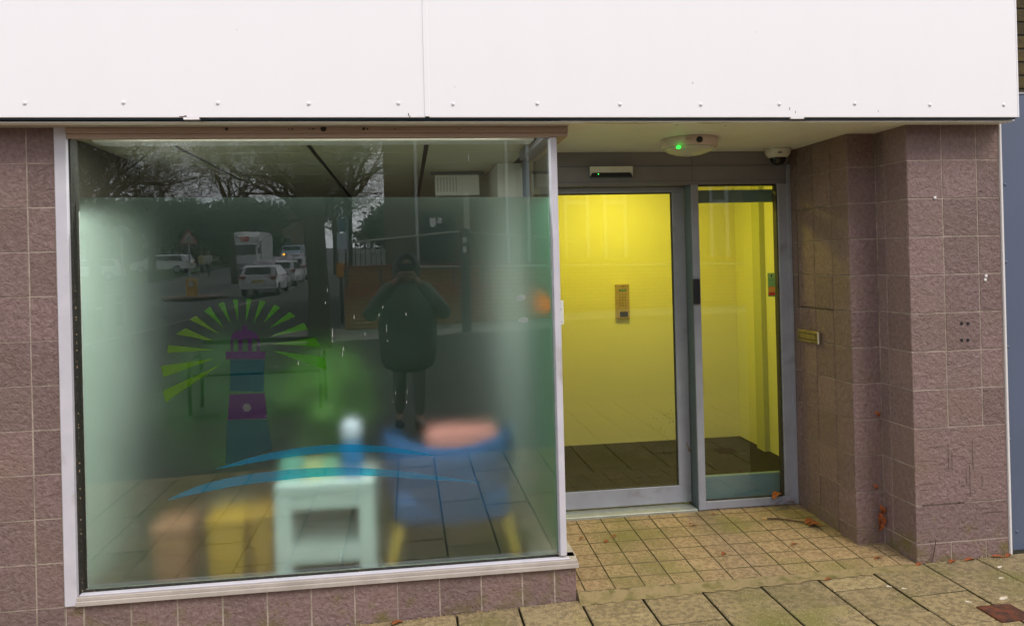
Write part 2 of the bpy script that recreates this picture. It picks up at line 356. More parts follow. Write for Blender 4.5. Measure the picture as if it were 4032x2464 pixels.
# near pavement: pavers as real slabs with open joints
b = MB(); rn = random.Random(3)
cw = .3035
b.cm = 1
b.poly([(-9.4, -3.05, G(-9.4, 0) - .03), (9, -3.05, G(9, 0) - .03), (9, .0, G(9, 0) - .03), (-9.4, .0, G(-9.4, 0) - .03)]) if False else None
nx = 30
for i in range(nx):
    xa = -9.3 + 18.6 * i / nx; xb = -9.3 + 18.6 * (i + 1) / nx
    b.poly([(xa, -3.05, G(xa, 0) - .024), (xb, -3.05, G(xb, 0) - .024), (xb, .3, G(xb, 0) - .024), (xa, .3, G(xa, 0) - .024)])
b.cm = 0
for i in range(-33, 21):
    x0 = .803 + cw * i
    jo = -.20 if i % 2 == 0 else -.34
    ys = [-.002] + [v for v in [jo + .296 - .296 * j for j in range(0, 12)] if -3.0 < v < -.06] + [-3.045]
    ys = sorted(set(ys), reverse=True)
    gl = .0038 if i % 2 else .0064
    for ya, yb in zip(ys, ys[1:]):
        if ya - yb < .03: continue
        if 2.50 < x0 + .15 < 2.76 and abs((ya + yb) / 2 + .60) < .16: hole = True
        else: hole = False
        t = .5 + rn.uniform(-.5, .5); b.ct = t
        dz = rn.uniform(-.0025, .0025); tx = rn.uniform(-.006, .006)
        xa, xb2 = x0 + gl, x0 + cw - gl; y1, y0 = ya - .0034, yb + .0034
        if hole: continue
        c = .004
        P = [(xa, y0), (xb2, y0), (xb2, y1), (xa, y1)]; Q = [(xa + c, y0 + c), (xb2 - c, y0 + c), (xb2 - c, y1 - c), (xa + c, y1 - c)]
        base_i = len(b.v)
        for (px, py) in P: b.v.append((px, py, G(px, 0) - .03))
        for (px, py) in P: b.v.append((px, py, G(px, 0) - c + dz + tx * (px - xa)))
        for (px, py) in Q: b.v.append((px, py, G(px, 0) + dz + tx * (px - xa)))
        for k in range(4):
            k2 = (k + 1) % 4
            b.cm = 1; b.face([base_i + k, base_i + k2, base_i + 4 + k2, base_i + 4 + k]); b.cm = 0; b.face([base_i + 4 + k, base_i + 4 + k2, base_i + 8 + k2, base_i + 8 + k])
        b.face([base_i + 8, base_i + 9, base_i + 10, base_i + 11])
b.ct = .5
# pieces round the iron cover
for (xa, xb2, y0, y1) in ((2.325, 2.532, -.66, -.51), (2.70, 2.92, -.78, -.47)):
    pass
tag(b.build('pavement', [M['paver'], M['gritjoint']]), 'sandy mossy paving slabs with dark open joints in front of the shop', kind='structure')
# iron cover
cv = thing('utility_cover', 'small square rusty iron cover set in the paving', 'utility cover', (2.62, -.6, G(2.62, 0)))
b = MB(); b.box(2.540, 2.688, -.662, -.522, G(2.6, 0) - .02, G(2.6, 0) + .006, .002)
pass
b.build('lid', M['rust'], cv)
b = MB()
for (xa, xb2, y0, y1) in ((2.532, 2.540, -.67, -.514), (2.688, 2.696, -.67, -.514), (2.540, 2.688, -.67, -.662), (2.540, 2.688, -.522, -.514)): b.box(xa, xb2, y0, y1, G(2.6, 0) - .025, G(2.6, 0) + .0055)
b.build('frame', M['rust'], cv)
# rough mortar fillet along the recess threshold
b = MB(); b.smooth = True; rn = random.Random(9); n = 70
prof = [(.004, .0), (-.02, -.003), (-.045, -.012), (-.07, None)]
for i in range(n + 1):
    x = .795 + (2.60 - .795) * i / n; j = rn.uniform(-.012, .012)
    for k, (y, z) in enumerate(prof):
        zz = (z + rn.uniform(-.003, .002)) if z is not None else G(x, 0) + .0025
        if z is not None and k: zz = max(G(x, 0) + .004, zz + (G(x, 0) + .0) * k / 3)
        b.v.append((x, y + (j + rn.uniform(-.006, .006) if k else 0), zz))
for i in range(n):
    for k in range(3): a = i * 4 + k; b.face([a, a + 4, a + 5, a + 1])
tag(b.build('mortar_fillet', M['mortar']), 'rough mossy mortar strip between porch tiles and paving', kind='structure')
# recess floor
def RF(y): return .04 * y / .945
b = MB(); rn = random.Random(5); b.cm = 1
b.poly([(.79, .0, RF(0) - .006), (2.60, .0, RF(0) - .006), (2.60, .99, RF(.99) - .006), (.79, .99, RF(.99) - .006)])
b.poly([(.79, .0, -.006), (2.60, .0, -.006), (2.60, .0, -.10), (.79, .0, -.10)])
b.cm = 0; tw = .1525
for i in range(-1, 13):
    for j in range(0, 7):
        xa, xb2 = .832 + tw * i + .0016, .832 + tw * (i + 1) - .0016; ya, yb = -.03 + .149 * j + .0024, -.03 + .149 * (j + 1) - .0024
        xa = max(xa, .792); xb2 = min(xb2, 2.595); ya = max(ya, .0); yb = min(yb, .985)
        if xb2 - xa < .01 or yb - ya < .01: continue
        b.ct = rn.random(); b.smooth = False; c = .002; dz = rn.uniform(-.0008, .0008)
        s_ = len(b.v)
        for (px, py) in ((xa, ya), (xb2, ya), (xb2, yb), (xa, yb)): b.v.append((px, py, RF(py) - .006))
        for (px, py) in ((xa + c, ya + c), (xb2 - c, ya + c), (xb2 - c, yb - c), (xa + c, yb - c)): b.v.append((px, py, RF(py) + dz))
        b.cm = 1
        for k in range(4): b.face([s_ + k, s_ + (k + 1) % 4, s_ + 4 + (k + 1) % 4, s_ + 4 + k])
        b.cm = 0; b.face([s_ + 4, s_ + 5, s_ + 6, s_ + 7])
tag(b.build('porch_floor', [M['porchtile'], mat('porch_joint', (.18, .125, .065), .95, col2=(.08, .08, .02), nscale=12)]), 'small sandy porch tiles in front of the glass door', kind='structure')

# ------------------------------------------------------------------ tiled walls
def tiles(b, o, u, v, n, ub, vb, gap=.0027, gz=None, th=.0048, c=.0018, skip=None, jit=None):
    """tiles standing proud of a wall plane at o (u, v in-plane axes, n outward); ub, vb = joint positions"""
    o, u, v, n = Vector(o), Vector(u), Vector(v), Vector(n); rr = random.Random(int(ub[0] * 97 + vb[0] * 31 + len(ub)))
    for a, a2 in zip(ub, ub[1:]):
        for c0, c1 in zip(vb, vb[1:]):
            if skip and skip(a, a2, c0, c1): continue
            b.ct = rr.random(); dn = rr.uniform(-.0009, .0009); s_ = len(b.v)
            g2 = gap if gz is None else gz; pa = [(a + gap, c0 + g2), (a2 - gap, c0 + g2), (a2 - gap, c1 - g2), (a + gap, c1 - g2)]
            pb = [(a + gap + c, c0 + g2 + c), (a2 - gap - c, c0 + g2 + c), (a2 - gap - c, c1 - g2 - c), (a + gap + c, c1 - g2 - c)]
            for (p, q) in pa: b.v.append(tuple(o + u * p + v * q))
            for (p, q) in pa: b.v.append(tuple(o + u * p + v * q + n * (th - c + dn)))
            for (p, q) in pb: b.v.append(tuple(o + u * p + v * q + n * (th + dn)))
            for k in range(4):
                k2 = (k + 1) % 4; b.face([s_ + k, s_ + k2, s_ + 4 + k2, s_ + 4 + k]); b.face([s_ + 4 + k, s_ + 4 + k2, s_ + 8 + k2, s_ + 8 + k])
            b.face([s_ + 8, s_ + 9, s_ + 10, s_ + 11])
TM = [M['tile'], M['grout']]
X, Y_, Z_ = Vector((1, 0, 0)), Vector((0, 1, 0)), Vector((0, 0, 1))
TOP = 2.295
th = .006
# left wall + plinth: face at y=0
lw = thing('tiled_wall', 'mauve brown tiled wall left of the frosted window', 'wall', (-2.2, 0, -.1))
b = MB(); b.cm = 1; b.box(-4.0, -1.562, th - .0035, .16, -.35, TOP); b.cm = 0
vb = [-.281, -.081, .119] + [.119 + .2 * k for k in range(1, 11)] + [TOP]
tiles(b, (0, th, 0), X, Z_, -Y_, [-3.88, -3.68, -3.48, -3.28, -3.08, -2.88, -2.68, -2.48, -2.28, -2.08, -1.88, -1.68, -1.562], vb, gap=.0023, gz=.0014)
b.build('tile_face', TM, lw)
pl = thing('tiled_plinth', 'low mauve brown tiled plinth under the frosted window sill', 'plinth', (-.4, 0, -.1))
b = MB(); b.cm = 1; b.box(-1.560, .786, th - .0035, .16, -.35, .118); b.box(.60, .784, .16, .95, -.35, .115); b.cm = 0
tiles(b, (0, th, 0), X, Z_, -Y_, [-1.560, -1.482, -1.279, -1.079, -.879, -.679, -.479, -.279, -.079, .121, .321, .521, .681, .790], [-.281, -.081, .118])
tiles(b, (.784, 0, 0), Y_, Z_, X, [.002, .19, .39, .59, .79, .945], [-.281, -.081, .118])
b.build('tile_face', TM, pl)
# right pillar and recess side
pi = thing('tiled_pillar', 'tiled pillar with a stepped return right of the entrance door', 'pillar', (2.86, 0, 0))
b = MB(); b.cm = 1
b.box(2.602, 3.128, .0035, .30, -.12, TOP); b.box(2.576, 2.604, .274, .30, -.1, TOP) if False else None
b.box(2.4395, 2.70, .2835, .985, -.1, TOP)
b.cm = 0
rows = [-.10] + [.100 + .2 * k for k in range(0, 11)] + [TOP]
fr = [2.598, 2.798, 2.998, 3.128]
low = lambda a, a2, c0, c1: c1 < .72 and a < 2.99
tiles(b, (0, th, 0), X, Z_, -Y_, fr, rows, skip=lambda a, a2, c0, c1: c1 < .75 and c0 > .05)
# rendered-over lower courses: large slabs with only remnants of the joints
b.ct = .55; tiles(b, (0, th, 0), X, Z_, -Y_, [2.598, 3.128], [.10, .30], gap=.0016)
b.ct = .4; tiles(b, (0, th, 0), X, Z_, -Y_, [2.598, 3.128], [.302, .70], gap=.0012)
tiles(b, (2.598 + th, 0, 0), Y_, Z_, -X, [.002, .2, .279], rows)
tiles(b, (0, .279 + th, 0), X, Z_, -Y_, [2.433, 2.600], rows)
hx = lambda a, a2, c0, c1: False
tiles(b, (2.433 + th, 0, 0), Y_, Z_, -X, [.279, .463, .663, .863, .943], rows, skip=hx)
b.build('tile_face', TM, pi)
b = MB(); rr = random.Random(4)
for (x0, x1, z) in ((2.68, 2.76, .60), (2.63, 2.72, .53), (2.74, 2.77, .51), (2.76, 2.81, .485), (2.63, 2.70, .41), (2.63, 2.69, .38), (2.86, 2.91, .39), (2.87, 2.94, .345), (2.98, 3.08, .475), (2.99, 3.10, .24), (2.64, 2.85, .30), (2.80, 2.83, .55), (2.84, 2.88, .30)):
    b.box(x0, x1, -.0009, .002, z, z + .0022)
for (x, z0, z1) in ((2.79, .48, .62), (2.81, .47, .56), (2.93, .47, .63), (2.89, .40, .48), (2.91, .33, .50), (2.98, .38, .44), (2.85, .40, .42)):
    b.box(x, x + .0025, -.0009, .002, z0, z1)
b.build('joint_remnant', mat('joint_scratch', (.12, .08, .066), .9), pi)  # dark scratch and groove marks left from the old joints
b = MB()
for (x, y) in ((2314, 778), (2329, 778), (2314, 818), (2329, 818)):
    p = at(x, y, Y=0); b.lathe([(.0085, -.0012), (.0085, .001)], (p.x, 0, p.z), 12, 'Y')
b.build('screw_hole', M['black'], pi)
b = MB()
for (x, y) in ((2249, 476), (2372, 664), (2370, 673)):
    p = at(x, y, Y=0); b.box(p.x - .008, p.x + .008, -.006, .001, p.z - .008, p.z + .008, .003)
b.build('filler_dab', M['whitetrim'], pi)
b = MB()
hz = [at(1917, 508, X=2.432), at(2003, 745, X=2.432)]
y0, y1, z0, z1 = .47, .862, 1.302, 1.897
for (ya, yb, za, zb) in ((y0 + .1, y1, z1, z1 + .0015), (y0, y1, z0 - .004, z0), (y1 - .0015, y1, z0, z1)): b.box(2.4325, 2.436, ya, yb, za, zb)
b.build('hatch_gap', M['black'], pi)

# neighbouring shop: white corner trim, slate panel, dark brick above
tr = thing('corner_trim', 'thin white trim strip at the right edge of the tiled pillar', 'trim', (3.135, 0, 0))
MB().box(3.130, 3.142, -.008, .2, -.01, TOP, .002).build('strip', M['whitetrim'], tr)
npn = thing('slate_panel', 'slate blue cladding panel beside the tiled pillar', 'cladding panel', (3.6, .02, 0))
MB().box(3.150, 5.0, .02, .06, .02, 2.452, .003).build('sheet', M['npanel'], npn)
MB().box(3.144, 5.0, .016, .064, 2.4525, 2.462).build('cap', M['greyframe'], npn)
for (x, y) in ((2418, 444), (2420, 630), (2425, 834), (2430, 1057), (2447, 1278)):
    p = at(x, y, Y=.02); b = MB(); b.smooth = True; b.lathe([(.009, 0), (.008, -.003), (.004, -.0055), (.0005, -.006)], (p.x, .0205, p.z), 12, 'Y'); o = b.build('screw', M['npanel'], npn)
bw = thing('brick_building', 'dark old brick wall of the next building seen past the white fascia', 'building', (4.2, .3, 2.4))
b = MB(); b.cm = 1; b.box(3.16, 9.0, .2035, .45, 2.0, 7.0); b.cm = 0
rr = random.Random(8)
for k in range(60):
    z = 2.3 + k * .075
    x = 3.05 - (.11 if k % 2 else 0)
    for j in range(12):
        xa, xb2 = x + j * .225, x + j * .225 + .215; xa = max(xa, 3.16)
        if xb2 <= xa: continue
        b.ct = rr.random(); b.box(xa, xb2, .198, .21, z, z + .065, .002)
b.build('wall', [M['brickdark'], M['blackdirt']], bw)

# ------------------------------------------------------------------ fascia
fa = thing('fascia', 'large white fascia board across the top of the shopfront', 'fascia', (.7, -.15, 2.6))
FT = 3.55
def panel(x0, x1, nm):
    MB().box(x0, x1, -.15, -.135, 2.297, FT, .0015).build('panel', M['fascia'], fa)
panel(-4.2, .104, 'a'); panel(.122, 3.118, 'b')
MB().box(.101, .125, -.1545, -.1505, 2.300, FT, .0015).build('joint_strip', M['fascia'], fa)
MB().box(-4.2, 3.116, -.1345, -.12, 2.290, 2.33).build('backing_edge', M['fascia_dark'], fa)
b = MB(); b.box(3.1185, 3.126, -.151, .20, 2.297, FT, .001); b.build('end_return', M['fascia'], fa)
sx = [-2.8, -2.4, -2.0, -1.613, -1.21, -.813, -.418, -.017, .233, .628, 1.027, 1.428, 1.829, 2.226, 2.63, 3.04]
for x in sx:
    b = MB(); b.smooth = True; b.lathe([(.0085, 0), (.008, -.0025), (.006, -.005), (.003, -.0062), (.0004, -.0065)], (x, -.1502, 2.362 + random.uniform(-.004, .003)), 14, 'Y'); b.build('screw_cap', M['rivet'], fa)
b = MB(); b.box(*sorted([at(441, 280, Y=-.15).x, at(479, 280, Y=-.15).x]), -.1505, -.13, 2.288, 2.2968); b.build('packer', M['fascia'], fa)
b = MB(); b.box(at(1903, 285, Y=-.15).x, at(1935, 285, Y=-.15).x, -.1505, -.13, 2.290, 2.2968); b.build('packer', M['fascia'], fa)
# dirt specks and scratches on the board
b = MB(); rr = random.Random(12)
for (x, y, s1, s2) in ((1667, 200, .003, .006), (983, 276, .004, .012), (986, 282, .004, .010), (2113, 268, .002, .01), (1095, 210, .002, .003), (437, 281, .02, .004), (446, 280, .01, .006), (570, 72, .001, .006), (1819, 78, .001, .005), (1900, 262, .003, .012), (1914, 270, .002, .012)):
    p = at(x, y, Y=-.15); b.box(p.x - s1 / 2, p.x + s1 / 2, -.1507, -.150, p.z - s2 / 2, p.z + s2 / 2)
b.build('dirt_speck', M['twig'], fa)['kind'] = 'stuff'

# upper storey and roof of the shop itself, behind the fascia
M['brickup'] = mat('upper_brick', (.22, .12, .07), .9, col2=(.15, .08, .05), nscale=20)
ub = thing('upper_storey', 'plain upper wall of the shop above and behind the white fascia', 'building', (0, .3, 2.5))
MB().box(-8, 3.10, -.118, .18, 2.335, 6.5).build('wall', M['brickup'], ub)
MB().box(-8, 3.15, -.118, 9.0, 6.5, 6.7).build('roof', M['blackdirt'], ub)

# ------------------------------------------------------------------ soffit over the porch
so_ = thing('soffit', 'cream painted soffit over the entrance porch', 'soffit', (1.7, .4, 2.285)); so_['kind'] = 'structure'
b = MB(); b.box(.74, 3.13, -.112, .96, 2.286, 2.33); b.build('board', M['soffit'], so_)
b = MB(); b.box(-4.0, 3.112, -.118, -.06, 2.279, 2.2855, .001); b.build('front_batten', M['soffit'], so_)
b = MB(); rr = random.Random(2)
for (x0, x1) in ((.86, 1.30), (1.42, 1.60)):
    pts = [];  n = 14
    for i in range(n + 1): pts.append((x0 + (x1 - x0) * i / n, -.112, 2.2785))
    for i in range(n, -1, -1): pts.append((x0 + (x1 - x0) * i / n, -.112 + .035 * math.sin(math.pi * min(1, (i + .6) / n)) ** .5 + rr.uniform(-.006, .006), 2.2785))
    b.prism(pts, (0, 0, .0003))
b.build('flaking_patch', M['soffitpeel'], so_)
b = MB()
for (x, y) in ((1746, 303), (1860, 297), (2000, 296), (2110, 296), (1628, 301), (1573, 368), (1340, 305)):
    p = at(x, y, Z=2.285); b.lathe([(.004, -.0022), (.004, 0)], (p.x, p.y, 2.2862), 8)
b.build('nail_head', M['blackdirt'], so_)

# ------------------------------------------------------------------ frosted shop window
GY = .060
sw = thing('shop_window', 'large frosted shop window box with a lighthouse logo', 'shop window', (-.4, .03, .16))
b = MB(); b.box(-1.560, -1.508, -.008, .10, .121, 2.282, .003); b.build('left_post', M['alu'], sw)
b = MB(); b.box(-1.5075, -1.500, .018, .095, .165, 2.255); b.build('gasket', M['gasket'], sw)
b = MB(); b.box(-1.500, .712, .046, .0575, 2.236, 2.2500); b.build('gasket', M['gasket'], sw)
b = MB(); b.box(-1.4995, .712, .044, .057, .1605, .170); b.build('gasket', M['gasket'], sw)
b = MB(); b.box(.714, .746, .004, .064, .178, 2.2295, .003); b.build('corner_post', M['alu'], sw)
b = MB(); b.box(-1.5065, .800, -.014, .098, 2.2505, 2.2775, .0015); b.box(-1.5065, .802, -.026, .098, 2.2300 + .022, 2.2650, .0015) if False else None
b.build('header', M['header'], sw)
b = MB(); b.box(-1.5065, .800, -.004, .043, 2.2305, 2.2500, .0015); b.box(.748, .800, .044, .945, 2.2305, 2.2500); b.box(.748, .798, .0985, .945, 2.2505, 2.284); b.build('header', M['header'], sw)
b = MB(); b.box(-4.0, .80, -.058, .0, 2.2782, 2.2850, .001); b.box(-1.51, .80, .0005, .1, 2.278, 2.2850); b.build('packing_board', M['sill'], sw)
b = MB(); b.box(-1.508, .800, -.020, .043, .1230, .1440, .002); b.box(-1.508, .796, -.010, .10, .1442, .1600, .002); b.build('sill', M['sill'], sw)
b = MB(); b.box(-1.500, .760, .000, .030, .1603, .1680, .002); b.build('sill_bead', M['alu'], sw)
b = MB(); b.box(.745, .800, .044, .945, .1230, .160, .002); b.build('side_sill', M['sill'], sw)
b = MB()
for (x, y, s_) in ((778, 302, .014), (703, 302, .004), (745, 304, .003), (752, 304, .004), (757, 304, .003), (875, 305, .007), (884, 304, .004), (545, 303, .007), (695, 300, .003), (950, 305, .003), (1105, 317, .003)):
    p = at(x, y, Y=-.015); b.lathe([(s_, -.0012), (s_ * .8, .0005)], (p.x, -.0142, 2.268 + (s_ - .006) * .1), 9, 'Y')
b.build('flaked_spot', M['blackdirt'], sw)
gp = MB().box(-1.4995, .7125, GY - .003, GY + .003, .1705, 2.2355).build('glass_pane', M['glass'], sw) if False else None
b = MB(); b.poly([(-1.4995, GY, .1610), (.7135, GY, .1610), (.7135, GY, 2.2355), (-1.4995, GY, 2.2355)]); gp = b.build('glass_pane', M['glass'], sw)
FTOP0, FTOP1 = at(300, 474, Y=.066).z, at(1315, 474, Y=.066).z
b = MB(); b.cm = 1
P = [(-1.486, .068, .166), (.7105, .068, .166), (.7105, .068, FTOP1), (-1.486, .068, FTOP0)]
b.poly(P); b.cm = 0; Q = [(x, y + .0015, z) for x, y, z in P]; b.poly(Q[::-1])
for i in range(4): b.poly([P[i], P[(i + 1) % 4], Q[(i + 1) % 4], Q[i]])
b.build('frosted_film', [M['film'], M['filmfront']], sw)
# side return of the window box
b = MB(); b.poly([(.730, .066, .1610), (.730, .885, .1610), (.730, .885, 2.2295), (.730, .066, 2.2295)]); b.build('side_pane', M['glass'], sw)
b = MB(); b.cm = 0
for x_ in (.7235, .7250): b.poly([(x_, .070, .166), (x_, .884, .166), (x_, .884, 1.945), (x_, .070, 1.945)])
b.build('side_film', [M['sidefilm']], sw)
b = MB(); b.box(.712, .747, .886, .940, .16, 2.2295, .002); b.build('back_post', M['reveal'], sw)
b = MB(); b.box(.690, .7465, .066, .885, 2.2305, 2.284, .002); b.build('side_head', M['greyframe'], sw)

# logo: thin coloured vinyl between glass and frosting
DY = .064
V = {}
V['green'] = decal('vinyl_green', (.065, .23, .012), .42, tint=(.30, .85, .06))
V['green2'] = decal('vinyl_lime', (.13, .25, .012), .38, tint=(.55, .85, .06))
V['purple'] = decal('vinyl_purple', (.048, .012, .062), .62)
V['navy'] = decal('vinyl_petrol', (.006, .036, .058), .52)
V['petrol'] = decal('vinyl_petrol_pale', (.008, .04, .055), .45)
V['cyan'] = decal('vinyl_cyan', (.004, .22, .42), .40, tint=(.02, .80, .95))
V['pale'] = decal('vinyl_window', (.14, .15, .13), .5, tint=(.8, .8, .75))
def z3(x, y): return at((200 + x / 1.8827) / K, (1100 + y / 1.8827) / K, Y=DY)
def vin(name, polys, m, parent=sw, dy=0):
    b = MB()
    for p in polys: b.poly([(q.x, DY + dy, q.z) for q in p])
    return b.build(name, m, parent)
logo = thing('lighthouse_logo', '', 'logo', (-.9, DY, 1.2)) if False else None
rays = [((1240, 640), (828, 825), (850, 912)), ((1195, 590), (815, 640), (835, 725)), ((1195, 520), (870, 485), (860, 545)), ((1205, 456), (1000, 360), (925, 405)), ((1240, 400), (1075, 268), (1030, 298)),
        ((1275, 350), (1180, 200), (1135, 232)), ((1330, 320), (1285, 165), (1238, 182)), ((1386, 302), (1386, 145), (1348, 148)), ((1448, 305), (1490, 145), (1450, 143)), ((1505, 320), (1595, 165), (1548, 152)),
        ((1580, 320), (1702, 208), (1655, 185)), ((1620, 360), (1815, 272), (1770, 240)), ((1640, 420), (1910, 370), (1875, 320)), ((1645, 478), (1997, 498), (1962, 430)), ((1650, 530), (2040, 668), (2028, 575))]
for i, (t, a, c) in enumerate(rays):
    t, a, c = z3(*t), z3(*a), z3(*c); w_ = (a - c) * .035
    o = vin('logo_ray', [[t - w_, t + w_, a, c]], V['green2'] if i < 5 else V['green'])
dome = [(1335, 445)] + [(1437 + 105 * math.cos(math.radians(180 - k)), 448 - 78 * math.sin(math.radians(180 - k)) ** .9) for k in range(15, 176, 10)] + [(1545, 445)]
ball = [(1437 + 21 * math.cos(k * math.pi / 6), 358 + 21 * math.sin(k * math.pi / 6)) for k in range(12)]
q4 = lambda x0, x1, y0, y1: [z3(x0, y0), z3(x1, y0), z3(x1, y1), z3(x0, y1)]
vin('logo_lantern', [[z3(*p) for p in dome], [z3(*p) for p in ball], q4(1335, 1350, 446, 532), q4(1390, 1420, 446, 532), q4(1460, 1490, 446, 532), q4(1530, 1547, 446, 532), q4(1297, 1590, 533, 590)], V['purple'])
vin('logo_tower', [[z3(1332, 593), z3(1585, 593), z3(1580, 832), z3(1326, 826)]], V['navy'])
vin('logo_tower', [[z3(1308, 1045), z3(1606, 1034), z3(1640, 1260), z3(1293, 1372)]], V['petrol'])
vin('logo_band', [[z3(1325, 852), z3(1585, 840), z3(1605, 1030), z3(1308, 1042)]], V['purple'])
vin('logo_porthole', [[z3(1453 + 31 * math.cos(k * math.pi / 10), 948 + 30 * math.sin(k * math.pi / 10)) for k in range(20)]], V['pale'], dy=-.0006)
def band(top, bot, name):
    polys = []
    tp = [at(x, y, Y=DY) for x, y in top]; bt = [at(x, y, Y=DY) for x, y in bot]
    import bisect
    def zx(pts, x):
        pts = sorted(pts, key=lambda p: p.x)
        for p, q in zip(pts, pts[1:]):
            if p.x <= x <= q.x: return p.z + (q.z - p.z) * (x - p.x) / (q.x - p.x)
        return pts[0].z if x < pts[0].x else pts[-1].z
    x0, x1 = max(min(p.x for p in tp), min(p.x for p in bt)), min(max(p.x for p in tp), max(p.x for p in bt)); n = 40
    for i in range(n):
        a, c = x0 + (x1 - x0) * i / n, x0 + (x1 - x0) * (i + 1) / n
        polys.append([Vector((a, DY, zx(bt, a))), Vector((c, DY, zx(bt, c))), Vector((c, DY, zx(tp, c))), Vector((a, DY, zx(tp, a)))])
    vin(name, polys, V['cyan'], dy=.001)
band([(520, 1127), (560, 1114), (600, 1101), (650, 1089), (700, 1080), (750, 1073), (800, 1069), (850, 1069), (900, 1071), (940, 1075), (980, 1081), (1050, 1096)],
     [(520, 1128), (600, 1115), (650, 1106), (700, 1099), (750, 1092), (800, 1088), (840, 1087), (880, 1087), (920, 1088), (960, 1090), (1050, 1096.5)], 'logo_wave')
band([(400, 1203), (440, 1183), (480, 1167), (540, 1151), (600, 1140), (650, 1134), (700, 1129), (760, 1125), (820, 1124), (880, 1126), (940, 1130), (1000, 1137), (1080, 1148), (1160, 1160)],
     [(400, 1204), (480, 1186), (560, 1170), (610, 1163), (660, 1157), (710, 1151), (760, 1147), (810, 1144), (860, 1143), (910, 1145), (960, 1148), (1060, 1155), (1160, 1161)], 'logo_wave')
# drips, bird splashes and grit on the outside of the pane
b = MB(); rr = random.Random(21)
for (x, y, h) in ((788, 697, 10), (783, 728, 6), (800, 800, 20), (799, 820, 6), (824, 850, 14), (826, 838, 8), (852, 762, 7), (921, 738, 7), (912, 757, 6), (878, 803, 8), (930, 790, 18), (933, 820, 5), (977, 755, 8), (320, 822, 18), (1127, 380, 16), (952, 945, 7), (945, 965, 4), (980, 942, 8), (978, 967, 5), (803, 985, 3), (790, 1000, 2), (690, 903, 2), (700, 880, 2), (718, 872, 10), (665, 880, 3), (1090, 1130, 3), (1208, 1122, 2), (1003, 1245, 3), (818, 1340, 8), (820, 1352, 5), (1140, 1278, 2), (1250, 1100, 2), (640, 1000, 2), (350, 1190, 2), (420, 1260, 3), (260, 1330, 2)):
    p = at(x, y, Y=GY); ww = .0012 + rr.random() * .0014; hh = h * .0011
    b.poly([(p.x - ww * .3, GY - .0012, p.z + hh), (p.x + ww * .5, GY - .0012, p.z + hh), (p.x + ww, GY - .0012, p.z - hh), (p.x - ww, GY - .0012, p.z - hh * .8)])
for k in range(150):
    x, z = rr.uniform(-1.48, .70), rr.uniform(.19, 2.2); s_ = rr.choice((.0006, .0008, .0011, .0014))
    b.poly([(x - s_, GY - .0012, z - s_), (x + s_, GY - .0012, z - s_ * .6), (x + s_ * .5, GY - .0012, z + s_), (x - s_ * .7, GY - .0012, z + s_ * .7)])
b.build('splash_mark', decal('dried_splash', (.6, .62, .58), .6), sw)
# dead insects and leaf crumbs caught along the rebate
b = MB()
for k in range(60):
    x = rr.uniform(-1.48, .70); s_ = rr.uniform(.002, .006); b.box(x, x + s_, .031, .040, .1605, .1605 + s_ * rr.uniform(.4, 1.1))
for k in range(40):
    z = rr.uniform(.17, 1.6); s_ = rr.uniform(.0015, .004); b.box(-1.4995, -1.4995 + s_, .03, .03 + s_, z, z + s_ * 1.6)
b.build('rebate_debris', mat('crumbs', (.22, .13, .07), .9, col2=(.5, .42, .3), nscale=200), sw)
# two small stickers on the pane
for (x, y, lab) in ((1254, 716, 'small white sticker on the right side of the window, upper one'), (1260, 770, 'small white sticker on the right side of the window, lower one')):
    p = at(x, y, Y=GY); t = thing('window_sticker', lab, 'sticker', (p.x, GY - .001, p.z), 'stickers on the window')
    b = MB(); b.poly([(p.x - .021, GY - .001, p.z - .013), (p.x + .021, GY - .001, p.z - .010), (p.x + .021, GY - .001, p.z + .014), (p.x - .021, GY - .001, p.z + .011)]); b.build('backing', decal('sticker_white', (.35, .38, .36), .6), t)
    b = MB(); b.box(p.x - .014, p.x - .007, GY - .0016, GY - .0012, p.z - .006, p.z + .006); b.box(p.x + .004, p.x + .016, GY - .0016, GY - .0012, p.z + .003, p.z + .005); b.box(p.x + .004, p.x + .014, GY - .0016, GY - .0012, p.z - .003, p.z - .001); b.build('print', mat('sticker_ink', (.2, .22, .2), .8), t)

# small notice on the outside of the side pane, half hidden by the corner post
t = thing('door_notice', 'small white notice plate half hidden behind the window corner post', 'notice', (.79, .2, 1.35))
b = MB(); b.box(.748, .798, .196, .200, 1.295, 1.418, .001); b.build('plate', M['whitetrim'], t)
tx = bpy.data.curves.new('letter', 'FONT'); tx.body = 'e'; tx.size = .035; tx.extrude = .0004; to = text_mesh(tx, M['black']); to.parent = t; to.location = Vector((.770, .1952, 1.365)) - Vector((.79, .2, 1.35)); to.rotation_euler = (math.pi / 2, 0, 0)
b = MB(); b.box(.781, .790, .195, .1958, 1.308, 1.310); b.build('ruled_line', M['black'], t)

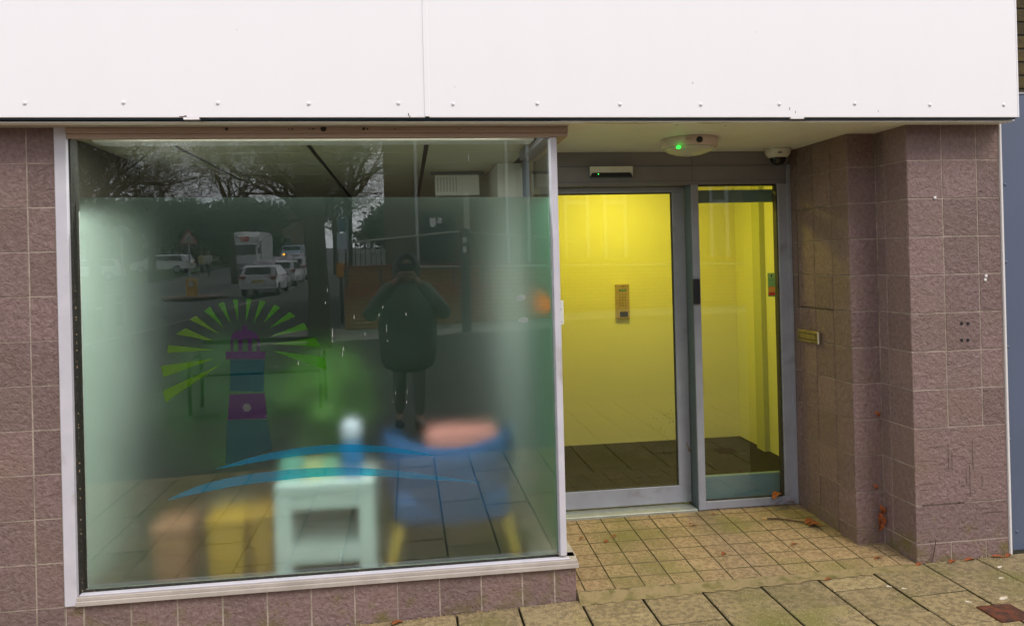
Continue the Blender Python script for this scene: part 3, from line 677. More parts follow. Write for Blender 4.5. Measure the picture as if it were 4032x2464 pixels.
# ------------------------------------------------------------------ entrance
DYF = .945
ef = thing('door_frame', 'grey metal frame and head panel round the glass entrance', 'door frame', (1.6, DYF, .04))
b = MB(); b.box(.80, 2.432, DYF, 1.10, 2.079, 2.2845); b.build('head_panel', M['headpanel'], ef)
b = MB(); b.box(.80, 2.432, DYF - .004, DYF, 2.196, 2.1995); b.box(.80, 2.432, DYF - .003, DYF, 2.101, 2.1035); b.box(1.786, 1.789, DYF - .002, DYF, 2.106, 2.28); b.build('panel_joint', M['reveal'], ef)
b = MB(); b.box(1.774, 1.821, .932, 1.045, .045, 2.0785, .002); b.box(1.7775, 1.80, 1.0455, 1.10, .045, 2.0785); b.build('mullion', M['greyframe'], ef)
b = MB(); b.box(1.7715, 1.7738, .936, 1.044, .05, 2.078); b.build('mullion_reveal', M['reveal'], ef)
b = MB(); b.box(2.350, 2.432, .936, .99, .045, 2.0785, .002); b.box(2.4075, 2.4325, .928, .9355, .045, 2.2, .001); b.build('jamb', M['greyframe'], ef)
b = MB(); b.box(2.343, 2.3497, .952, 1.0, .10, 2.075); b.build('gasket', M['gasket'], ef)
b = MB(); b.box(1.8215, 2.3495, .938, .99, .045, .094, .002); b.build('bottom_rail', M['greyframe'], ef)
b = MB(); b.box(1.8215, 2.3425, .953, .97, 2.0705, 2.0785); b.box(1.8215, 2.3425, .953, .97, .0945, .101); b.build('gasket', M['gasket'], ef)
b = MB(); b.box(.80, 1.765, .925, 1.10, .036, .0555, .003); b.build('threshold', M['threshold'], ef)
b = MB(); b.poly([(1.8215, .962, .0945), (2.345, .962, .0945), (2.345, .962, 2.0785), (1.8215, .962, 2.0785)]); b.build('side_glass', M['doorglass'], ef)
b = MB(); b.box(1.802, 2.42, 1.062, 1.10, .062, .215, .002); b.box(1.802, 2.42, 1.062, 1.10, at(1770, 487, Y=1.062).z, at(1770, 457, Y=1.062).z, .002); b.build('inner_rail', mat('inner_rail', (.13, .22, .23), .4), ef)
LY = 1.047
g = [at(1350, 463, Y=LY), at(1617, 463, Y=LY), at(1633, 1167, Y=LY), at(1645, 447, Y=LY), at(1365, 1228, Y=LY), at(1664, 1213, Y=LY)]
gx = (g[1].x + g[2].x) / 2; gz0 = g[2].z; gz1 = g[1].z; lz1 = g[3].z; lz0 = .066
dr = thing('entrance_door', 'wide glass sliding door in a grey metal leaf', 'door', (1.3, LY, .06))
b = MB(); b.box(.84, 1.770, LY - .002, LY + .04, lz0, gz0, .003); b.build('bottom_rail', M['greyframe'], dr)
b = MB(); b.box(.84, 1.770, LY - .002, LY + .04, gz1, 2.0775, .003); b.build('top_rail', M['greyframe'], dr)
b = MB(); b.box(gx, 1.770, LY - .003, LY + .041, gz0 + .0005, gz1 - .0005, .003); b.build('stile', M['greyframe'], dr)
b = MB(); b.box(.84, .90, LY - .003, LY + .041, gz0 + .0005, gz1 - .0005, .003); b.build('stile', M['greyframe'], dr)
b = MB(); b.box(gx - .007, gx - .0003, LY + .004, LY + .02, gz0, gz1); b.box(.9, gx, LY + .004, LY + .02, gz1 - .008, gz1 - .0003); b.box(.9, gx, LY + .004, LY + .02, gz0 + .0003, gz0 + .005); b.build('gasket', M['gasket'], dr)
b = MB(); b.poly([(.9, LY + .012, gz0), (gx, LY + .012, gz0), (gx, LY + .012, gz1), (.9, LY + .012, gz1)]); b.build('glass_pane', M['doorglass'], dr)
b = MB(); p = at(1655, 1075, Y=LY); b.prism([(p.x - .012, LY - .0035, p.z + .04), (p.x + .004, LY - .0035, p.z + .01), (p.x + .022, LY - .0035, p.z - .03), (p.x + .010, LY - .0035, p.z - .036), (p.x - .008, LY - .0035, p.z - .004)], (0, .001, 0)); b.build('scuff_mark', mat('scuff', (.12, .08, .05), .8, col2=(.35, .3, .25), nscale=90), dr)
b = MB(); rr = random.Random(6)
for k in range(46):
    x, y = 1560 + 70 * rr.random() ** .6, 985 + 110 * rr.random(); p = at(x, y, Y=LY); s_ = rr.uniform(.0007, .002); b.poly([(p.x - s_, LY + .010, p.z - s_), (p.x + s_, LY + .010, p.z - s_), (p.x + s_, LY + .010, p.z + s_), (p.x - s_, LY + .010, p.z + s_)])
b.build('dirt_speck', M['blackdirt'], dr)
hd = thing('door_lock_cover', 'black rounded lock cover on the mullion beside the sliding door', 'lock cover', (1.80, .93, 1.41))
p0, p1 = at(1667, 671, Y=.92), at(1685, 731, Y=.92); MB().box(p0.x, p1.x, .912, .9315, p1.z, p0.z, .006).build('cover', M['black'], hd)
# motion sensor over the door
p0, p1 = at(1420, 401, Y=.905), at(1523, 425, Y=.905)
ds = thing('door_sensor', 'flat cream motion sensor with a tiny green light over the sliding door', 'door sensor', ((p0.x + p1.x) / 2, .92, (p0.z + p1.z) / 2))
zc = p1.z + (p0.z - p1.z) * .42
MB().box(p0.x, p1.x, .925, .9445, p1.z - .004, p0.z + .002, .002).build('back_plate', M['reveal'], ds)
b = MB(); b.prism([(p0.x, .905, p0.z), (p1.x, .905, p0.z), (p1.x, .905, p1.z + .006), (p1.x - .014, .905, zc), (p0.x + .014, .905, zc), (p0.x, .905, p1.z + .006)], (0, .0195, 0)); b.build('cover', M['whiteplastic'], ds)
b = MB(); b.prism([(p0.x + .015, .909, zc - .001), (p1.x - .015, .909, zc - .001), (p1.x - .002, .909, p1.z), (p0.x + .002, .909, p1.z)], (0, .0155, 0)); b.build('lens', M['black'], ds)
b = MB(); q = at(1440, 419, Y=.906); b.lathe([(.0028, 0), (.0028, .003)], (q.x, .9062, q.z), 10, 'Y'); b.build('green_light', emis('green_led', (.05, 1, .1), 2.5), ds)
# bulkhead lamp on the soffit
c = Vector((1.585, .44, 2.286)); R_ = .156
bl = thing('bulkhead_lamp', 'round weathered bulkhead lamp with a green indicator on the soffit', 'lamp', c)
b = MB(); b.smooth = True; b.lathe([(R_ * .96, 0), (R_, -.008), (R_, -.045), (R_ * .965, -.052), (R_ * .9, -.0525)], c, 40); b.build('base', M['pinkplastic'], bl)
b = MB(); b.smooth = True; b.lathe([(R_ * .93, -.053), (R_ * .88, -.062), (R_ * .7, -.078), (R_ * .45, -.090), (R_ * .2, -.096), (.002, -.098)], c, 40)
dfm = mat('diffuser', (.62, .60, .50), .22, col2=(.55, .52, .42), nscale=10); b.build('diffuser', dfm, bl)
p = at(1682, 336, Y=c.y - R_ * .97); b = MB(); b.smooth = True; b.lathe([(.017, .004), (.017, -.012), (.012, -.016), (.0005, -.018)], (p.x, c.y - R_ * .97, c.z - .028), 18, 'Y'); b.build('photocell', M['black'], bl)
p = at(1632, 360, Y=c.y - R_ * .80); b = MB(); b.smooth = True; b.lathe([(.0005, .010), (.010, .006), (.013, 0), (.010, -.006), (.0005, -.010)], (p.x, c.y - R_ * .83, c.z - .0655), 14); b.build('green_indicator', emis('green_glow', (.02, 1, .05), 2.2), bl)
b = MB(); b.box(c.x - .075, c.x - .04, c.y - R_ - .0005, c.y - R_ * .95, c.z - .026, c.z - .018); b.build('maker_plate', M['steel'], bl)
# dome camera
c = Vector((2.318, .86, 2.286)); dc = thing('dome_camera', 'cream dome security camera on the soffit above the side pane', 'security camera', c)
b = MB(); b.smooth = True; b.lathe([(.080, 0), (.080, -.006), (.079, -.020), (.070, -.040), (.055, -.052), (.050, -.054)], c, 32); b.build('housing', M['whiteplastic'], dc)
b = MB(); b.lathe([(.0815, -.0005), (.0815, .0)], c + Vector((0, 0, -.0005)), 32); b.build('seal', M['black'], dc)
b = MB(); b.smooth = True; b.lathe([(.049, -.0545), (.048, -.066), (.041, -.083), (.028, -.095), (.012, -.101), (.001, -.102)], c, 28); b.build('dome', mat('smoked_dome', (.012, .011, .014), .08), dc)
b = MB(); b.box(c.x - .035, c.x - .012, c.y - .0795, c.y - .068, c.z - .034, c.z - .027); b.build('emblem', M['reveal'], dc)
# letter slot in the recess side wall
p0, p1 = at(1922, 795, X=2.43), at(1975, 822, X=2.43)
ls = thing('letter_slot', 'dull brass letter slot set in the dark recess wall', 'letter slot', (2.43, .74, 1.13))
z0, z1, y0, y1 = 1.088, 1.160, .605, .865
MB().box(2.419, 2.432, y0, y1, z0, z1, .003).build('plate', M['brass'], ls)
b = MB()
for q in ((y0 + .03, y1 - .02, z1 - .021, z1 - .017), (y0 + .03, y1 - .02, z0 + .017, z0 + .021), (y0 + .03, y0 + .034, z0 + .017, z1 - .017), (y1 - .024, y1 - .02, z0 + .017, z1 - .017)): b.box(2.4165, 2.4195, *q)
b.build('flap_edge', mat('flap_gap', (.05, .04, .015), .6), ls)
MB().box(2.4172, 2.4195, y0 + .035, y1 - .025, z0 + .022, z1 - .022, .001).build('flap', M['brass'], ls)
MB().box(2.4135, 2.4185, y0 - .001, y0 + .005, z0, z1).build('edge_wear', M['whitetrim'], ls)

# ------------------------------------------------------------------ lobby behind the door
LBK, LRX, FZ = 2.80, 2.865, .050
M['yellow'] = mat('yellow_wall_paint', (.76, .73, .42), .55, col2=(.73, .70, .41), nscale=1.5)
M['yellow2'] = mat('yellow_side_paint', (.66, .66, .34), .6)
M['yellowdark'] = mat('olive_pilaster', (.46, .48, .22), .6)
M['carpet'] = mat('dark_mat', (.006, .006, .0045), .95, col2=(.006, .0055, .004), nscale=160, speck=(300, .6, .7, (.035, .03, .022)))
lo = thing('entrance_lobby', 'bright yellow painted lobby behind the glass door', 'lobby', (1.8, 2.2, 0)); lo['kind'] = 'structure'
MB().box(.88, LRX, LBK, LBK + .1, FZ - .1, 2.60).build('back_wall', M['yellow'], lo)
MB().box(LRX + .0005, LRX + .1, 1.11, LBK + .1, FZ - .1, 2.60).build('side_wall', M['yellow2'], lo)
ya, yb = at(1797, 1085, X=LRX - .04).y, at(1815, 1095, X=LRX - .04).y
MB().box(LRX - .045, LRX, 2.22, 2.36, FZ, 2.50).build('pilaster', M['yellowdark'], lo)
MB().box(.80, .879, 1.101, LBK + .1, FZ - .1, 2.60).build('side_wall', M['yellow2'], lo)
MB().box(.80, LRX + .1, 1.101, LBK + .1, 2.501, 2.60).build('ceiling', M['whiteplastic'], lo)
MB().box(.80, LRX + .1, .99, LBK, -.1, FZ).build('floor', M['carpet'], lo)
MB().box(2.433, LRX + .1, .99, 1.109, FZ, 2.6).build('side_wall', M['yellow2'], lo)
ll = thing('lobby_light', 'lit round ceiling lamp inside the yellow lobby', 'lamp', (1.75, 2.0, 2.50))
b = MB(); b.smooth = True; b.lathe([(.14, 0), (.14, -.03), (.10, -.055), (.002, -.065)], (1.75, 2.0, 2.4995), 28); b.build('diffuser', emis('lamp_glow', (1, .86, .25), 4), ll)
al = bpy.data.lights.new('bulb', 'AREA'); al.shape = 'DISK'; al.size = .26; al.energy = 15; al.color = (1, .85, .07); ao = bpy.data.objects.new('bulb', al); COL.objects.link(ao); ao.parent = ll; ao.location = (0, 0, -.075)
# door entry panel on the yellow wall
p0, p1 = at(1481, 684, Y=LBK - .03), at(1516, 766, Y=LBK - .03)
kp = thing('entry_panel', 'brushed metal intercom panel with a keypad on the yellow lobby wall', 'intercom', ((p0.x + p1.x) / 2, LBK, (p0.z + p1.z) / 2)); W_, H_ = p1.x - p0.x, p0.z - p1.z; fy = LBK - .03
MB().box(p0.x, p1.x, fy, LBK - .0005, p1.z, p0.z, .004).build('plate', M['steel'], kp)
MB().box(p0.x + W_ * .25, p1.x - W_ * .22, fy - .002, fy + .001, p0.z - H_ * .215, p0.z - H_ * .14, .001).build('bezel', M['black'], kp)
MB().box(p0.x + W_ * .29, p1.x - W_ * .26, fy - .003, fy, p0.z - H_ * .205, p0.z - H_ * .15).build('display', mat('lcd', (.16, .28, .26), .3), kp)
for r_ in range(5):
    for c_ in range(3):
        x, z = p0.x + W_ * (.30 + .20 * c_), p0.z - H_ * (.305 + .078 * r_); b = MB(); b.box(x - .006, x + .006, fy - .004, fy, z - .0055, z + .0055, .0018); b.build('key', M['brass'], kp)
MB().box(p0.x + W_ * .27, p1.x - W_ * .15, fy - .001, fy + .001, p1.z + H_ * .05, p1.z + H_ * .20).build('fob_reader', M['black'], kp)
b = MB(); b.box(p0.x + W_ * .5, p0.x + W_ * .57, fy - .001, fy, p0.z - H_ * .09, p0.z - H_ * .05); b.box(p0.x + W_ * .25, p0.x + W_ * .42, fy - .001, fy, p0.z - H_ * .075, p0.z - H_ * .068); b.box(p0.x + W_ * .65, p0.x + W_ * .8, fy - .001, fy, p0.z - H_ * .075, p0.z - H_ * .068); b.build('bell_symbol', M['black'], kp)
# fire action sticker inside the side pane
p0, p1 = at(1847, 657, Y=.967), at(1866, 713, Y=.967)
st = thing('safety_sticker', 'green, yellow and red safety sticker at the edge of the side pane', 'sticker', ((p0.x + p1.x) / 2, .967, (p0.z + p1.z) / 2)); hh = p0.z - p1.z; fy = .966
MB().box(p0.x, p1.x, fy, fy + .0006, p1.z, p0.z).build('backing', mat('stk_green', (.10, .42, .06), .6), st)
MB().box(p0.x + .003, p1.x - .003, fy - .0006, fy - .0002, p0.z - hh * .22, p0.z - hh * .03).build('top_panel', mat('stk_lime', (.42, .60, .12), .6), st)
b = MB(); cx, cz = (p0.x + p1.x) / 2, p0.z - hh * .125; b.poly([(cx + .006 * math.cos(t * .52), fy - .001, cz + .010 * math.sin(t * .52)) for t in range(12)]); b.build('drop_symbol', mat('stk_dark', (.01, .10, .06), .6), st)
b = MB()
for k in range(3): b.box(p0.x + .003, p1.x - .003, fy - .0006, fy - .0002, p0.z - hh * (.33 + .11 * k), p0.z - hh * (.25 + .11 * k))
b.build('text_row', mat('stk_row', (.35, .55, .14), .6), st)
b = MB()
for k in range(3): b.box(p0.x + .012, p1.x - .008, fy - .0010, fy - .0007, p0.z - hh * (.30 + .11 * k), p0.z - hh * (.285 + .11 * k))
b.build('print_line', mat('stk_ink', (.02, .15, .03), .6), st)
MB().box(p0.x + .002, p1.x - .002, fy - .0006, fy - .0002, p0.z - hh * .80, p0.z - hh * .58).build('orange_panel', mat('stk_orange', (.85, .33, .03), .6), st)
MB().box(p0.x + .003, p1.x - .003, fy - .0006, fy - .0002, p0.z - hh * .95, p0.z - hh * .82).build('red_panel', mat('stk_red', (.70, .02, .01), .6), st)

# ------------------------------------------------------------------ room behind the frosted window
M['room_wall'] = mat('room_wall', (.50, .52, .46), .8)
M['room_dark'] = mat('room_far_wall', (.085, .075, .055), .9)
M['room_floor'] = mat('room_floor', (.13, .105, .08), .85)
M['ceil'] = mat('ceiling_board', (.74, .72, .52), .5, col2=(.68, .66, .48), nscale=2)
M['cream'] = mat('cream_paint', (.82, .83, .77), .7)
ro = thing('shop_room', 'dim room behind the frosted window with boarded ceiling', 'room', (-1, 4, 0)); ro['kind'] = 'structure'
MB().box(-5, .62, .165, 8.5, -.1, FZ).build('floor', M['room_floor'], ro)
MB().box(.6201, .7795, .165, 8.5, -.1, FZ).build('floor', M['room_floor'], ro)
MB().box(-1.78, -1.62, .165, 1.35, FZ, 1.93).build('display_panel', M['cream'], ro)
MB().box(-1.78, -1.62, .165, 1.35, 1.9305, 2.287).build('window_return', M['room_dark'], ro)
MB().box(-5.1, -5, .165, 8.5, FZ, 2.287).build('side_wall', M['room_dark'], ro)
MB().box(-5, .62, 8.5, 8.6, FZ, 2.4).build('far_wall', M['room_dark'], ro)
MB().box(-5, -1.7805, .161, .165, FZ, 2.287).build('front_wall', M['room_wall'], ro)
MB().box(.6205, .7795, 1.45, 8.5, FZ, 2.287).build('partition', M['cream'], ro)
MB().box(.749, .7795, .942, 1.4495, FZ, 2.229).build('partition', M['cream'], ro)
b = MB()
xs = [-5, -4.0, -3.3, -2.62, -1.94, -1.22, -.52, .13, .747]; ys = [.10, .42, .92, 1.42, 2.0, 2.57, 3.29, 4.0, 4.7, 5.5, 6.5, 7.5, 8.5]
for xa, xb2 in zip(xs, xs[1:]):
    for ya_, yb_ in zip(ys, ys[1:]): b.box(xa + .014, xb2 - .014, ya_ + .006, yb_ - .006, 2.2895, 2.30, .002)
b.build('ceiling_board', M['ceil'], ro)
MB().box(-5, .80, .10, 8.6, 2.303, 2.33).build('ceiling_void', M['black'], ro)
MB().box(-1.50, .68, .27, .42, 2.257, 2.2885, .003).build('blind_pelmet', M['cream'], ro)
sl = thing('added_fill_strip', 'added fill light strip hidden behind the window head to brighten the room', 'lamp', (-.4, .26, 2.25))  # added fill lamp, hidden by the window head; daylight alone leaves the room too dark
MB().box(-1.40, .60, .115, .24, 2.272, 2.2885, .003).build('housing', M['whiteplastic'], sl)
b = MB(); b.tube([(-1.36, .17, 2.2645), (.56, .17, 2.2645)], .007, 10); b.build('tube', emis('fill_tube_glow', (1, .95, .82), 3), sl)
al = bpy.data.lights.new('added_fill_light', 'AREA'); al.shape = 'RECTANGLE'; al.size = 1.85; al.size_y = .03; al.energy = 17; al.color = (.95, 1, .96); ao = bpy.data.objects.new('added_fill_light', al); COL.objects.link(ao); ao.parent = sl; ao.location = (0, -.09, .004)
# hanging heater
ht = thing('ceiling_heater', 'cream panel heater hanging under the room ceiling by the window', 'heater', (.38, 1.9, 2.2))
MB().box(.22, .537, 1.88, 1.95, 2.115, 2.262, .004).build('body', M['cream'], ht)
MB().box(.185, .575, 1.885, 1.94, 2.2655, 2.281, .003).build('rail', M['reveal'], ht)
b = MB()
for k in range(7): b.box(.235 + .022 * k, .242 + .022 * k, 1.8765, 1.8805, 2.14, 2.245)
b.build('grille', M['room_wall'], ht)
# chair
def skin_obj(name, chains, m, parent=None, sub=1, loc=(0, 0, 0)):
    """chains: list of [(point, radius), ...]; points closer than 1 mm are shared"""
    vs, es, rs = [], [], []
    def vid(p, r):
        for i, q in enumerate(vs):
            if (q - p).length < .001: return i
        vs.append(p); rs.append(r); return len(vs) - 1
    for ch in chains:
        prev = None
        for p, r in ch:
            i = vid(Vector(p), r)
            if prev is not None and prev != i: es.append((prev, i))
            prev = i
    me = bpy.data.meshes.new(name); me.from_pydata([tuple(v) for v in vs], es, []); me.materials.append(m)
    o = bpy.data.objects.new(name, me); COL.objects.link(o)
    if parent is not None: o.parent = parent
    o.location = loc
    bm = bmesh.new(); bm.from_mesh(me); ly = bm.verts.layers.skin.verify(); bm.verts.ensure_lookup_table()
    for i, v in enumerate(bm.verts):
        r = rs[i]; v[ly].radius = r if isinstance(r, tuple) else (r, r); v[ly].use_root = (i == 0)
    bm.to_mesh(me); bm.free()
    k = o.modifiers.new('skin', 'SKIN'); k.use_smooth_shade = True
    if sub: s_ = o.modifiers.new('sub', 'SUBSURF'); s_.levels = sub; s_.render_levels = sub
    return o
fab = mat('blue_fabric', (.028, .10, .29), .85, bump=.3, bscale=200); wood = mat('pale_wood', (.85, .48, .10), .5, col2=(.75, .40, .07), nscale=10)
ch = thing('tub_chair', 'blue tub chair on splayed wooden legs close behind the frosted glass', 'chair', (.21, .50, FZ))
b = MB(); n = 20; b.smooth = True
cxx, cyy, rx, ry = .21, .52, .345, .30
for i in range(n + 1):
    a = math.radians(200 + 140 * i / n) if False else math.radians(178 + 184 * i / n)
    top = .70 + .03 * math.cos((i / n - .5) * 2 * math.pi) * -1
    for (r_, z) in ((.80, .28), (1.0, .42), (1.03, .60), (1.0, top), (.92, top + .012), (.88, .60), (.82, .45)):
        b.v.append((cxx + rx * r_ * math.cos(a), cyy + ry * r_ * math.sin(a), z))
for i in range(n):
    for k in range(6): a = i * 7 + k; b.face([a, a + 7, a + 8, a + 1])
b.face([0, 1, 2, 3, 4, 5, 6]); b.face([n * 7 + k for k in range(6, -1, -1)])
b.build('tub_shell', fab, ch)
MB().box(cxx - .30, cxx + .30, cyy - .26, cyy + .27, .28, .45, .05).build('seat', fab, ch)
b = MB(); b.smooth = True; b.box(cxx - .13, cxx + .25, cyy - .18, cyy - .04, .50, .755, .035); b.build('cushion', mat('pink_cushion', (.86, .28, .25), .9), ch)
for (x0, y0, x1, y1) in ((-.24, -.15, -.33, -.24), (.25, -.15, .335, -.24), (-.22, .2, -.3, .28), (.22, .2, .3, .28)):
    MB().tube([(cxx + x0, cyy + y0, .42 if y0 < 0 else .30), (cxx + x1, cyy + y1, FZ + .001)], [.030, .022], 10).build('leg', wood, ch)
wt = thing('side_table', 'white cube side table with an open shelf behind the frosted glass', 'side table', (-.43, .42, FZ)); wm = mat('white_laminate', (.82, .79, .80), .5)
MB().box(-.675, -.185, .22, .56, .49, .548, .012).build('top', wm, wt)
MB().box(-.675, -.595, .22, .56, FZ, .4895, .004).build('side_panel', wm, wt); MB().box(-.265, -.185, .22, .56, FZ, .4895, .004).build('side_panel', wm, wt)
MB().box(-.5945, -.2655, .23, .56, .15, .235).build('shelf', wm, wt); MB().box(-.5945, -.2655, .53, .56, .2355, .4895).build('back_panel', mat('table_inside', (.22, .25, .27), .8), wt)
MB().box(-.5945, -.2655, .225, .24, .42, .4895).build('rail', wm, wt)
bt = thing('dispenser_bottle', 'blue bottle with a white pump standing on the white side table', 'bottle', (-.30, .34, .548))
b = MB(); b.smooth = True; b.lathe([(.050, .549), (.054, .56), (.054, .70), (.04, .725)], (-.30, .34, 0), 20); b.build('body', mat('blue_bottle', (.04, .22, .55), .4), bt)
b = MB(); b.smooth = True; b.lathe([(.040, .7255), (.05, .75), (.05, .80), (.035, .83), (.001, .835)], (-.30, .34, 0), 20); b.build('cap', mat('white_cap', (.9, .8, 1), .4), bt)
for (x, w_, h, col, lab) in ((-.60, .05, .085, (.30, .62, .50), 'small mint green box left on the white side table'), (-.49, .045, .07, (.75, .72, .35), 'small pale yellow box beside the mint box'), (-.41, .035, .075, (.35, .60, .40), 'small green box next to the blue bottle')):
    t = thing('small_box', lab, 'box', (x, .33, .549), 'boxes on the side table'); mm = mat('card', col, .7)
    MB().box(x - w_, x + w_, .29, .38, .549, .549 + h, .003).build('body', mm, t); MB().box(x - w_ - .002, x + w_ + .002, .288, .382, .549 + h, .558 + h, .002).build('lid', mm, t)
for (xa, xb2, col, z1, lab) in ((-1.27, -1.10, (.52, .22, .13), .34, 'tan storage tub on the floor behind the frosted glass'), (-1.01, -.83, (.74, .37, .04), .36, 'yellow storage tub between the tan tub and the white table'), (-.80, -.69, (.62, .30, .05), .37, 'ochre storage tub touching the white side table')):
    t = thing('storage_tub', lab, 'tub', ((xa + xb2) / 2, .38, FZ), 'storage tubs on the floor'); mm = mat('tub', col, .5)
    b = MB(); c = (xa + xb2) / 2; h_ = (xb2 - xa) / 2; lo_ = [(c - h_ * .85, .30), (c + h_ * .85, .30), (c + h_ * .85, .50), (c - h_ * .85, .50)]; hi_ = [(c - h_, .28), (c + h_, .28), (c + h_, .52), (c - h_, .52)]
    s0 = 0; b.v += [(x, y, FZ + .001) for x, y in lo_] + [(x, y, z1) for x, y in hi_]; b.face([3, 2, 1, 0]); [b.face([k, (k + 1) % 4, 4 + (k + 1) % 4, 4 + k]) for k in range(4)]; b.face([4, 5, 6, 7]); b.build('body', mm, t)
    MB().box(c - h_ - .008, c + h_ + .008, .272, .528, z1 + .0005, z1 + .02, .006).build('lid', mm, t)
# room plants
def leafball(b, c, r, n, size, rr, up=.3):
    c = Vector(c)
    for _ in range(n):
        d = Vector((rr.gauss(0, 1), rr.gauss(0, 1), rr.gauss(0, 1))); d.normalize(); d *= rr.random() ** .45
        p = c + Vector((d.x * r[0], d.y * r[1], d.z * r[2])); a = Vector((rr.gauss(0, 1), rr.gauss(0, 1), rr.gauss(up, .6))); a.normalize(); s_ = a.orthogonal().normalized() if a.length else X
        s_.rotate(Matrix.Rotation(rr.uniform(0, 6.3), 3, a)); L_ = size * rr.uniform(.6, 1.3); b.poly([p, p + a * L_ * .5 + s_ * L_ * .22, p + a * L_, p + a * L_ * .5 - s_ * L_ * .22])
def plant(lab, x, y, z0, z1, w_, n, size, col, seed, pot=(.3, .3, .3)):
    t = thing('potted_plant', lab, 'plant', (x, y, FZ), 'plants behind the frosted glass'); rr = random.Random(seed)
    b = MB(); b.smooth = True; b.lathe([(.11, FZ + .001), (.14, FZ + .27), (.15, FZ + .29), (.12, FZ + .29)], (x, y, 0), 18); b.build('pot', mat('pot', pot, .6), t)
    b = MB()
    for k in range(6): b.tube([(x + rr.uniform(-.04, .04), y, FZ + .25), (x + rr.uniform(-w_, w_) * .5, y + rr.uniform(-.08, .08), (z0 + z1) / 2), (x + rr.uniform(-w_, w_) * .8, y + rr.uniform(-.1, .1), z1 - .1)], [.01, .008, .004], 5)
    b.build('stem', M['twig'], t)
    b = MB(); leafball(b, (x, y, (z0 + z1) / 2), (w_, w_ * .6, (z1 - z0) / 2), n, size, rr); b.build('leaves', mat('plant_leaf', col, .5), t)
plant('bright green plant behind the white side table', -.44, .78, .58, 1.14, .19, 520, .12, (.10, .26, .01), 1)
plant('dark broad plant behind the lighthouse logo', -1.02, .85, .45, 1.15, .34, 700, .16, (.035, .12, .015), 2)
plant('very dark bushy plant behind the blue chair', .0, 1.0, .60, 1.45, .30, 700, .15, (.012, .030, .012), 3)
ob = thing('orange_disc', 'round orange paper disc on the side pane near the corner post', 'paper disc', (.7215, .40, 1.40))
b = MB(); rr = random.Random(3); b.prism([(.7185, .40 + (.26 + rr.uniform(-.015, .015)) * math.cos(k * math.pi / 9), 1.40 + .056 * math.sin(k * math.pi / 9)) for k in range(18)], (.001, 0, 0)); b.build('disc', mat('orange_paper', (.75, .22, .04), .8), ob)

# ------------------------------------------------------------------ litter on porch and paving
def curl_leaf(b, L_, W_, rr, curl):
    n = 5; rows = []
    for i in range(n + 1):
        t = i / n; w_ = W_ * math.sin(math.pi * min(.97, t * .9 + .06)) ** .8; z = curl * math.sin(t * 3.1) + .002
        rows.append([(L_ * (t - .5), -w_, z + .25 * w_ + rr.uniform(0, .002)), (L_ * (t - .5), 0, z - .05 * w_), (L_ * (t - .5), w_, z + .25 * w_ + rr.uniform(0, .002))])
    s0 = len(b.v)
    for r_ in rows: b.v += r_
    for i in range(n):
        for k in range(2): a = s0 + i * 3 + k; b.face([a, a + 3, a + 4, a + 1])
leaf_pts = [(1400, 1296, .030, 0, 'curled red brown leaf on the porch tiles by the window corner'), (1460, 1303, .034, 1, 'curled leaf on the porch left of the threshold end, nearer the paving'), (1478, 1291, .034, .6, 'curled leaf on the porch just below the metal threshold'),
 (1662, 1262, .022, .5, 'tiny leaf scrap on the porch in line with the mullion'), (1670, 1267, .034, -.3, 'brown leaf on the porch in line with the mullion'), (1718, 1239, .030, -.2, 'dark leaf fragment below the side pane frame'),
 (1742, 1334, .040, .7, 'bright orange leaf in the middle of the porch floor'), (1738, 1392, .042, -.5, 'orange leaf on the mortar strip at the porch edge'), (1845, 1401, .03, -.3, 'small leaf fragment on the front edge of the paving'),
 (1912, 1311, .038, .3, 'brown leaf on the right of the porch floor'), (2032, 1282, .04, 0, 'brown leaf beside the recess wall below the twig'), (1871, 1189, .085, .6, 'orange leaf caught on the frame under the side pane'),
 (1880, 1212, .085, .2, 'crumpled orange leaf in the corner below the jamb'), (1899, 1213, .085, -.3, 'second crumpled leaf in the corner below the jamb'), (1993, 1395, .034, .1, 'orange leaf on the paving in front of the pillar step'),
 (2113, 1345, .05, 0, 'brown leaf in the angle at the foot of the stepped pillar'), (2260, 1335, .05, .4, 'wet brown leaf along the foot of the pillar'), (2300, 1330, .06, .2, 'dark leaf drift piece along the foot of the pillar'), (2370, 1325, .06, -.2, 'brown leaf under the slate panel edge'), (2395, 1322, .05, .5, 'last brown leaf at the slate panel corner'),
 (957, 1500, .05, .5, 'orange leaf on the paving below the tiled plinth'), (2212, 1360, .05, .4, 'broken dark leaf at the pillar corner')]
for (x, y, L_, rot, lab) in leaf_pts:
    if y < 1200 and x < 1880: p = at(x, y, Y=.93); p.z = .097
    elif x < 2240 and y < 1410 and not (x < 1390):
        dd = at(x, y, Z=.02); p = dd; z = RF(max(0, p.y)); p = at(x, y, Z=z if p.y > 0 else G(p.x, 0)); p.z += .001
    else:
        p = at(x, y, Z=0); p = at(x, y, Z=G(p.x, 0)); p.z += .001
    if p.y > -.02 and p.x > 2.6: p.y = -.03
    rr = random.Random(int(x)); b = MB(); curl_leaf(b, L_ * rr.uniform(1.0, 1.35), L_ * rr.uniform(.18, .34), rr, .006 if (y > 1225 or x < 1800) else .022)
    o = b.build('fallen_leaf', M['leaf']); o.location = p; o.rotation_euler = (rr.uniform(-.2, .2), rr.uniform(-.15, .15), rot); tag(o, lab, 'leaf', 'fallen leaves')
